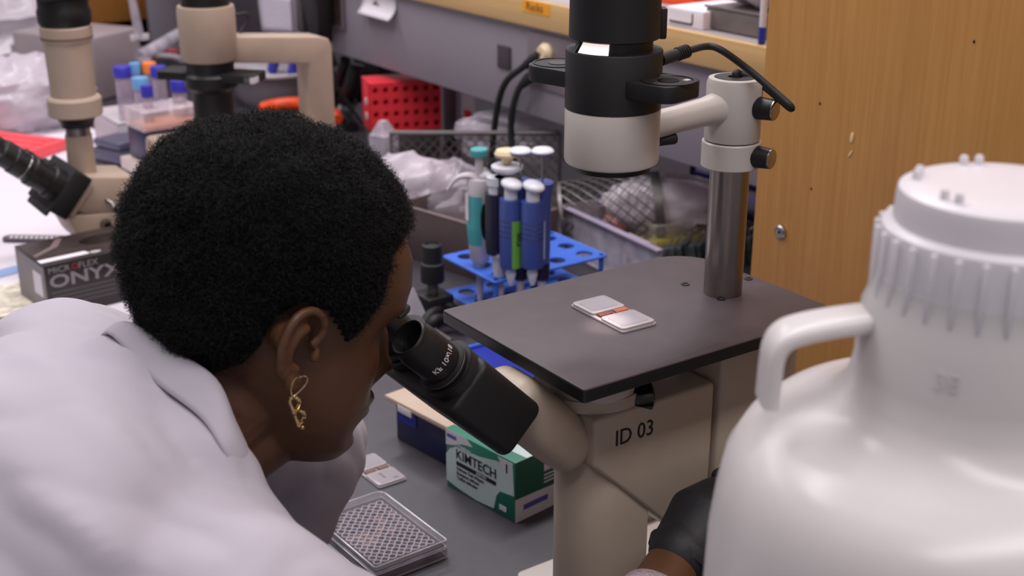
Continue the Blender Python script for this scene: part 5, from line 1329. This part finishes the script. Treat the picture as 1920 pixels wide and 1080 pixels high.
# ------------------------------------------------------------------ middle of the bench, under the apron
# red tube rack with round holes in its face
a_, b_ = onz(697, 246, 0.06), onz(828, 236, 0.06)
RF0 = Vector((a_.x, a_.y, 0)); ru = Vector((b_.x - a_.x, b_.y - a_.y, 0)); RW = ru.length
rr_t = thing('red_tube_rack', 'bright red tube rack with round holes, standing under the apron', 'rack', (a_.x, a_.y, 0.0), math.atan2(ru.y, ru.x))
RH0, RH1, RD = 0.055, 0.055 + 0.105, 0.085
MB().box((RW / 2, RD / 2, RH0 / 2), (RW * 0.96, RD * 0.9, RH0)).build('foot', K['dark_steel'], rr_t, local=True, bevel=0.003)
face = MB()
nxh, nzh_ = 7, 4
for i in range(nxh):
    for j in range(nzh_):
        X0, X1 = RW * i / nxh, RW * (i + 1) / nxh; Z0, Z1 = RH0 + (RH1 - RH0) * j / nzh_, RH0 + (RH1 - RH0) * (j + 1) / nzh_
        cx_, cz_ = (X0 + X1) / 2, (Z0 + Z1) / 2; n_ = 16; r_ = 0.0066
        an = [2 * math.pi * k_ / n_ + math.pi / 4 for k_ in range(n_)]
        sq_ = [(cx_ + (X1 - X0) / 2 * math.cos(a) / max(abs(math.cos(a)), abs(math.sin(a))), 0, cz_ + (Z1 - Z0) / 2 * math.sin(a) / max(abs(math.cos(a)), abs(math.sin(a)))) for a in an]
        ci = [(cx_ + r_ * math.cos(a), 0, cz_ + r_ * math.sin(a)) for a in an]; di = [(x, 0.02, z) for x, y, z in ci]
        face.add(sq_ + ci + di, [f for k_ in range(n_) for f in ((k_, (k_ + 1) % n_, n_ + (k_ + 1) % n_, n_ + k_), (n_ + k_, n_ + (k_ + 1) % n_, 2 * n_ + (k_ + 1) % n_, 2 * n_ + k_))] + [tuple(range(2 * n_, 3 * n_))])
face.build('holed_face', K['red'], rr_t, local=True)
MB().box((RW / 2, RD / 2 + 0.012, (RH0 + RH1) / 2), (RW, RD - 0.024, RH1 - RH0)).build('rack_core', K['red'], rr_t, local=True, bevel=0.002)
MB().box((RW / 2, RD / 2, RH1 + 0.001), (RW + 0.002, RD + 0.002, 0.004)).build('rack_top', K['red'], rr_t, local=True, bevel=0.0015)
for j in range(2):
    MB().box((-0.0015, RD * 0.45, RH0 + 0.03 + 0.032 * j), (0.003, 0.018, 0.014)).build('end_hole', K['pgrey'], rr_t, local=True, bevel=0.001)

# white basin, orange tubing, dark leads behind the head
q = onz(520, 190, 0.0)
t = thing('white_basin', 'white round basin with a wide rim behind the far lamp arm', 'basin', (q.x, q.y, 0))
Mq = Matrix.Translation((q.x, q.y, 0))
MB().lathe([(0.085, 0.0), (0.10, 0.02), (0.118, 0.085)], 48, Mq, caps=False).build('bowl', mat('grey_white_plastic', (150, 142, 150), 0.4), t)
MB().lathe([(0.117, 0.082), (0.132, 0.084), (0.133, 0.090), (0.118, 0.091), (0.110, 0.07), (0.0, 0.06)], 48, Mq, caps=False).build('rim', K['white_plastic'], t)
for k_ in range(3):
    a = 0.5 + 1.2 * k_
    tag(MB().lathe([(0.013, 0.0), (0.015, 0.035), (0.010, 0.04), (0, 0.04)], 18, axis((q.x + 0.05 * math.cos(a), q.y + 0.05 * math.sin(a), 0.068), (0.3, 0.2, 1)), caps=False).build('specimen_jar', cap_blue), ('violet jar nearest the pillar in the white basin', 'middle violet jar in the white basin', 'violet jar nearest the drum in the white basin')[k_], 'jar', 'jars standing in the basin')
pts = [onz(488, 205, 0.03), onz(520, 197, 0.035), onz(560, 194, 0.04), onz(600, 203, 0.04), onz(625, 215, 0.035), onz(632, 224, 0.03)]
o = MB().tube(spline(pts, 6), [0.010] + [0.016] * 29 + [0.012], 14).build('orange_hose', K['orange'])
tag(o, 'thick bright orange hose passing behind the far lamp pillar', 'hose')
for k_, (pts, c_, lbl) in enumerate((([(612, 100, .16), (625, 130, .12), (632, 165, .08), (640, 200, .03), (660, 240, .01)], (24, 22, 26), 'black'), ([(648, 112, .16), (640, 140, .12), (652, 175, .06), (672, 215, .02)], (36, 34, 40), 'charcoal'), ([(630, 125, .13), (641, 150, .10), (645, 180, .06), (636, 210, .03)], (150, 140, 148), 'pale grey'), ([(668, 120, .15), (660, 160, .10), (648, 190, .05), (660, 225, .01)], (20, 20, 24), 'thick black'))):
    o = MB().tube(spline([onz(a, b, z) for a, b, z in pts], 8), (0.016, 0.013, 0.007, 0.020)[k_], 10).build('hanging_lead', mat('lead_cover', c_, 0.45))
    tag(o, lbl + ' lead hanging beside the red tube rack', 'cable', 'leads beside the red rack')
MB_ = MB()
q = onz(645, 170, 0.05)
t = thing('dark_equipment', 'black equipment block under the apron behind the hanging leads', 'equipment', (q.x - 0.02, q.y + 0.12, 0))
MB().box((q.x - 0.03, q.y + 0.14, 0.07), (0.14, 0.12, 0.14)).build('block', K['black_matte'], t, bevel=0.006)
MB().box((q.x + 0.042, q.y + 0.14, 0.07), (0.006, 0.10, 0.10)).build('front_plate', K['black'], t, bevel=0.002)
q = onz(678, 235, 0.0)
tag(MB().prism([(-0.03, 0), (0.035, 0.0), (0.03, 0.07), (-0.01, 0.05)], -0.002, 0.002, frame((q.x, q.y, 0.0), (0.6, 0.8, 0), (0, 0, 1))).build('grey_card', mat('grey_card', (120, 112, 118), 0.7)), 'small grey card leaning by the red tube rack', 'card')
q = ony(850, 210, 1.52)
t = thing('grey_divider', 'pale grey upright divider under the apron beside the red rack', 'divider', (q.x, 1.52, 0))
MB().box((q.x - 0.005, 1.53, 0.09), (0.075, 0.02, 0.18)).build('panel', mat('grey_divider', (132, 128, 138), 0.5), t, bevel=0.002)
MB().box((q.x + 0.036, 1.52, 0.09), (0.012, 0.03, 0.18)).build('rounded_edge', mat('grey_divider_edge', (150, 146, 154), 0.4), t, bevel=0.005)
q = ony(878, 208, 1.50)
t = thing('poster_card', 'white poster card with a red block under the apron', 'card', (q.x, 1.50, 0))
MB().box((q.x, 1.5, 0.08), (0.050, 0.003, 0.16)).build('card', K['paper'], t)
q2 = ony(877, 221, 1.497)
MB().box((q2.x, 1.4975, q2.z), (0.028, 0.002, 0.032)).build('red_block', K['red'], t)

# mesh tray and mesh cup
def diamond(P, nu, nv, r=0.0009):
    """woven diamond wires over a patch P(u, v)"""
    w = MB()
    for i in range(-nv, nu + 1):
        for s_ in (1, -1):
            pts = []
            for j in range(0, nv * 2 + 1):
                u = (i + (j / 2.0) * 1.0) / nu if s_ == 1 else (i + nv - (j / 2.0)) / nu
                if -1e-6 <= u <= 1 + 1e-6: pts.append(Vector(P(u, j / (nv * 2.0))))
            if len(pts) > 1: w.tube(pts, r, 4, caps=False)
    return w
A_, B2_ = onz(728, 322, 0.0), onz(1068, 322, 0.0)
yb_ = 1.30
A_ = ony(733, 250, yb_); B2_ = ony(1062, 250, yb_)
x_a, x_b = A_.x, B2_.x - 0.12
mt = thing('mesh_tray', 'dark wire mesh letter tray under the apron, full of bags', 'tray', ((x_a + x_b) / 2, yb_, 0))
zt_ = 0.155
A_ = onz(733, 249, zt_); B2_ = onz(1050, 249, zt_)
pa, pb = Vector((A_.x, A_.y, 0)), Vector((B2_.x, B2_.y, 0))
dd = (pb - pa).normalized(); nn = Vector((-dd.y, dd.x, 0))
MB().tube([pa + Vector((0, 0, zt_)), pb + Vector((0, 0, zt_))], 0.0045, 8).build('rim', K['dark_steel'], mt)
wires = diamond(lambda u, v: pa.lerp(pb, u) + Vector((0, 0, 0.01 + (zt_ - 0.01) * v)), 16, 7, 0.0010)
wires.build('wire_mesh', K['dark_steel'], mt)['kind'] = 'stuff'
for e_ in (pa, pb):
    MB().tube([e_ + Vector((0, 0, 0)), e_ + Vector((0, 0, zt_))], 0.0035, 8).build('corner_post', K['dark_steel'], mt)
MB().box((0, 0, 0), ((pb - pa).length, 0.14, 0.004), Matrix.Translation((pa + pb) / 2 + nn * 0.07 + Vector((0, 0, 0.004))) @ Matrix.Rotation(math.atan2(dd.y, dd.x), 4, 'Z')).build('floor_sheet', mat('tray_floor', (96, 88, 92), 0.5), mt)

# lying mesh cup with a white bag in it
ce = onz(1238, 440, 0.03); cc_ = Vector((ce.x - 0.01, ce.y + 0.0, 0.0))
rc = 0.060
ctr = Vector(onz(1232, 385, 0.075))
cdir = Vector((-0.60, -0.78, -0.14)).normalized()
Mcu = axis(ctr, cdir)
mc = thing('mesh_cup', 'tipped over dark wire mesh cup behind the microscope post', 'cup', (ctr.x, ctr.y, 0))
CLn = 0.165
cw = diamond(lambda u, v: Mcu @ Vector((rc * math.cos(2 * math.pi * u), rc * math.sin(2 * math.pi * u), CLn * v)), 18, 8, 0.0013)
cw.build('wire_mesh', K['dark_steel'], mc)['kind'] = 'stuff'
MB().lathe([(rc - 0.001, -0.009), (rc + 0.003, -0.009), (rc + 0.003, 0.006), (rc - 0.001, 0.006), (rc - 0.001, -0.009)], 44, Mcu, caps=False).build('rim', K['dark_steel'], mc)
MB().lathe([(0.0, CLn), (rc + 0.001, CLn), (rc + 0.001, CLn - 0.006)], 40, Mcu, caps=False).build('cup_floor', K['dark_steel'], mc)
bag('plastic_bag', 'white plastic bag spilling out of the tipped mesh cup', ctr - cdir * 0.020, (0.050, 0.115, 0.050), K['white_bag'], 9.4, math.atan2(cdir.y, cdir.x) + math.pi / 2, amp=0.25, floor=0.002)
pk = MB().ell((0, 0, 0), (0.022, 0.034, 0.022), 16, 10, Matrix.Translation(ctr + cdir * 0.065 - Vector((0, 0, 0.02))))
tag(pk.build('pink_wrapper', mat('pink_wrapper', (190, 140, 132), 0.5, var=0.3, scale=50)), 'pinkish wrapped item inside the tipped mesh cup', 'wrapper')

# bags in front of the mesh tray
q = onz(790, 345, 0.06)
bag('plastic_bag', 'clear crumpled bag lying against the mesh tray next to the hair', (q.x + 0.06, q.y - 0.06, 0.060), (0.10, 0.075, 0.080), K['pale_bag'], 12.5, 0.5, amp=0.22, freq=2.2)
q = onz(860, 370, 0.06)
bag('plastic_bag', 'clear crumpled bag behind the teal and white pipette', (q.x + 0.03, q.y - 0.02, 0.060), (0.10, 0.075, 0.075), K['bag'], 15.1, 0.1, amp=0.3, freq=2.4)
q = onz(985, 275, 0.10)
bag('plastic_bag', 'long glossy clear bag on top of the mesh tray', (q.x, q.y + 0.02, 0.120), (0.15, 0.08, 0.050), K['bag'], 17.7, 0.75, amp=0.35, floor=0.02)
q = onz(795, 380, 0.05)
bag('plastic_bag', 'whitish folded bag just right of the person\'s forehead', (q.x, q.y + 0.02, 0.06), (0.045, 0.07, 0.06), K['pale_bag'], 21.0, 0.2, amp=0.4)
# brown box behind the pipettes
q = onz(845, 520, 0.0)
t = thing('brown_bin', 'low dark brown bin behind the black clamp stand', 'bin', (q.x, q.y, 0), math.radians(12))
K['brown_bin'] = mat('smoky_brown', (84, 70, 72), 0.4, var=0.1)
for (c_, s_) in (((0, -0.10, 0.045), (0.26, 0.004, 0.09)), ((0, 0.10, 0.045), (0.26, 0.004, 0.09)), ((-0.13, 0, 0.045), (0.004, 0.20, 0.09)), ((0.13, 0, 0.045), (0.004, 0.20, 0.09)), ((0, 0, 0.003), (0.26, 0.20, 0.006))):
    pass
mbx = MB()
for (c_, s_) in (((-0.04, 0.02, 0.045), (0.22, 0.004, 0.09)), ((-0.15, 0.10, 0.045), (0.004, 0.16, 0.09)), ((0.07, 0.10, 0.045), (0.004, 0.16, 0.09)), ((-0.04, 0.18, 0.045), (0.22, 0.004, 0.09)), ((-0.04, 0.10, 0.06), (0.22, 0.16, 0.004))): mbx.box(c_, s_)
mbx.build('bin_wall', K['brown_bin'], t, local=True, bevel=0.001)
MB().tube([Vector((-0.15, 0.02, 0.09)), Vector((0.07, 0.02, 0.09)), Vector((0.07, 0.18, 0.09))], 0.003, 8).build('rim', mat('brown_rim', (112, 94, 96), 0.4), t, local=True)

# black clamp stand with coiled leads
q = onz(812, 565, 0.03)
t = thing('clamp_stand', 'small black clamp block with a knurled upright knob beside the forehead', 'clamp', (q.x, q.y, 0))
MB().box((q.x, q.y, 0.022), (0.050, 0.045, 0.044)).build('block', K['black'], t, bevel=0.004)
MB().tube([(q.x, q.y, 0.04), (q.x, q.y, 0.068)], 0.0085, 16).build('shaft', K['dark_steel'], t)
MB().lathe([(0.017, 0.062), (0.0175, 0.064), (0.0175, 0.090), (0.0145, 0.092), (0.0145, 0.118), (0.011, 0.120), (0.010, 0.117), (0.0, 0.117)], 28, Matrix.Translation((q.x, q.y, 0)), caps=False).build('knob', K['rubber'], t)
for k_, pts in enumerate(([(795, 585, .02), (820, 570, .03), (845, 575, .025), (860, 590, .01)], [(790, 612, .01), (812, 585, .025), (838, 580, .02), (870, 600, .01)], [(800, 625, .01), (815, 600, .03), (835, 600, .02), (870, 615, .01)])):
    o = MB().tube(spline([onz(a, b, z) for a, b, z in pts], 8), 0.0075, 10).build('coiled_lead', K['rubber'])
    tag(o, ('upper', 'middle', 'lower')[k_] + ' black lead coiled between the clamp block and the stage corner', 'cable', 'black leads by the stage corner')
q = onz(785, 595, 0.02)
tag(MB().prism([(-0.028, 0.0), (0.030, 0.0), (0.012, 0.020), (-0.010, 0.062), (-0.026, 0.058)], -0.0006, 0.0006, frame((q.x, q.y, 0.001), (0.75, 0.60, 0), (-0.1, 0.1, 1))).build('film_scrap', K['pale_bag']), 'small pale film scrap between the brow and the stage corner', 'film')

# clear organiser tray, sample box and binder clips behind the stage
p_ = [onz(1048, 376, 0.085), onz(1236, 462, 0.085), onz(1236, 462, 0.085)]
a_, b_ = onz(1052, 382, 0.085), onz(1238, 468, 0.085)
du = Vector((b_.x - a_.x, b_.y - a_.y, 0)); L_ = du.length
t = thing('organiser_tray', 'clear plastic organiser tray with a slanting edge behind the stage', 'tray', (a_.x, a_.y, 0), math.atan2(du.y, du.x))
MB().box((L_ / 2, 0.0, 0.0825), (L_, 0.012, 0.004)).build('front_lip', mat('lilac_plastic', (160, 148, 172), 0.3), t, local=True, bevel=0.001)
MB().box((L_ / 2, 0.004, 0.042), (L_, 0.002, 0.080)).build('front_wall', K['clear2'], t, local=True)
MB().box((L_ / 2, 0.05, 0.003), (L_, 0.1, 0.003)).build('floor_sheet', K['clear2'], t, local=True)
MB().box((0.0, 0.05, 0.042), (0.002, 0.1, 0.080)).build('end_wall', K['clear2'], t, local=True)
for (u, w, c_, nm) in ((0.25, 0.045, (70, 98, 128), 'blue_card'), (0.40, 0.030, (120, 64, 60), 'maroon_card'), (0.62, 0.06, (166, 156, 172), 'pale_card')):
    MB().box((L_ * u + 0.02, 0.024, 0.040), (w, 0.004, 0.070)).build(nm, mat(nm, c_, 0.4, var=0.15), t, local=True)
q = onz(1262, 428, 0.03)
t = thing('sample_box', 'clear lidded box with a yellow sheet inside, left of the post', 'box', (q.x, q.y, 0), math.radians(-8))
MB().box((0, 0, 0.016), (0.108, 0.138, 0.030)).build('yellow_sheet', mat('yellow_sheet', (206, 190, 40), 0.5, var=0.1), t, local=True, bevel=0.001)
MB().box((0, 0, 0.030), (0.12, 0.15, 0.060)).build('clear_lid', clear_mat('grey_clear', (184, 176, 168), 0.28, rough=0.15, edge=0.3), t, local=True, bevel=0.002)
clip0 = None
random.seed(5)
for k_ in range(16):
    px = 1240 + 13 * k_; py = 462 - 2.2 * k_ + random.uniform(-4, 4) + (8 if px > 1330 else 0)
    q = onz(px, py, 0.03)
    t = thing('binder_clip', 'dark glossy binder clip, ' + ('first', 'second', 'third', 'fourth', 'fifth', 'sixth', 'seventh', 'eighth', 'ninth', 'tenth', 'eleventh', 'twelfth', 'thirteenth', 'fourteenth', 'fifteenth', 'last')[k_] + ' from the left in the row behind the stage', 'clip', (q.x + 0.03, q.y - 0.02, 0.0), math.radians(30 + random.uniform(-12, 12)), 'binder clips behind the stage')
    if clip0 is None:
        K['clip'] = mat('clip_black_green', (74, 84, 84), 0.2, metal=0.4, var=0.4, scale=80)
        pm_ = MB().prism([(-0.014, 0.0), (0.014, 0.0), (0.005, 0.042), (-0.005, 0.042)], -0.014, 0.014, Matrix(((1, 0, 0, 0), (0, 0, 1, 0), (0, 1, 0, 0), (0, 0, 0, 1)))).build('spring', K['clip'], t, local=True, bevel=0.0015)
        wr_ = MB().tube([Vector(v) for v in ((0.004, -0.009, 0.040), (0.016, -0.007, 0.064), (0.016, 0.007, 0.064), (0.004, 0.009, 0.040))], 0.0011, 8).build('wire_lever', K['silver'], t, local=True)
        clip0 = (pm_, wr_)
    else:
        for c_ in clip0: dup(c_, t)
# violet blue rack behind the post
q = onz(1350, 380, 0.06)
t = thing('violet_rack', 'violet blue tube rack under the apron behind the post', 'rack', (q.x, q.y + 0.12, 0), math.radians(5))
for z in (0.02, 0.075, 0.13):
    MB().box((0.0, 0, z), (0.30, 0.10, 0.010)).build('rack_tier', mat('violet_blue_plastic', (62, 54, 158), 0.4), t, local=True, bevel=0.002)
for (i, j) in ((-1, -1), (1, -1), (-1, 1), (1, 1)):
    MB().box((0.145 * i, 0.046 * j, 0.068), (0.008, 0.008, 0.136)).build('upright', K['navy'], t, local=True)
q = onz(1180, 425, 0.03)
t = thing('navy_crate', 'navy plastic crate under the tipped mesh cup', 'crate', (q.x - 0.05, q.y + 0.13, 0), math.radians(6))
MB().box((0, 0, 0.02), (0.24, 0.12, 0.036)).build('crate_body', K['navy'], t, local=True, bevel=0.003)
MB().box((0, -0.060, 0.034), (0.244, 0.006, 0.008)).build('crate_rim', K['deep_blue'], t, local=True, bevel=0.001)

# clear container beside the hair
q = onz(722, 330, 0.0)
t = thing('clear_jar', 'small square clear plastic jar beside the hair, under the red rack', 'jar', (q.x, q.y, 0), math.radians(20))
MB().box((0, 0, 0.045), (0.045, 0.045, 0.090)).build('jar_wall', K['clear2'], t, local=True, bevel=0.004)
MB().lathe([(0.028, 0.088), (0.012, 0.112), (0.010, 0.116), (0.0, 0.116)], 4, Matrix.Rotation(math.pi / 4, 4, 'Z'), caps=False).build('jar_neck', K['clear2'], t, local=True, smooth=False)
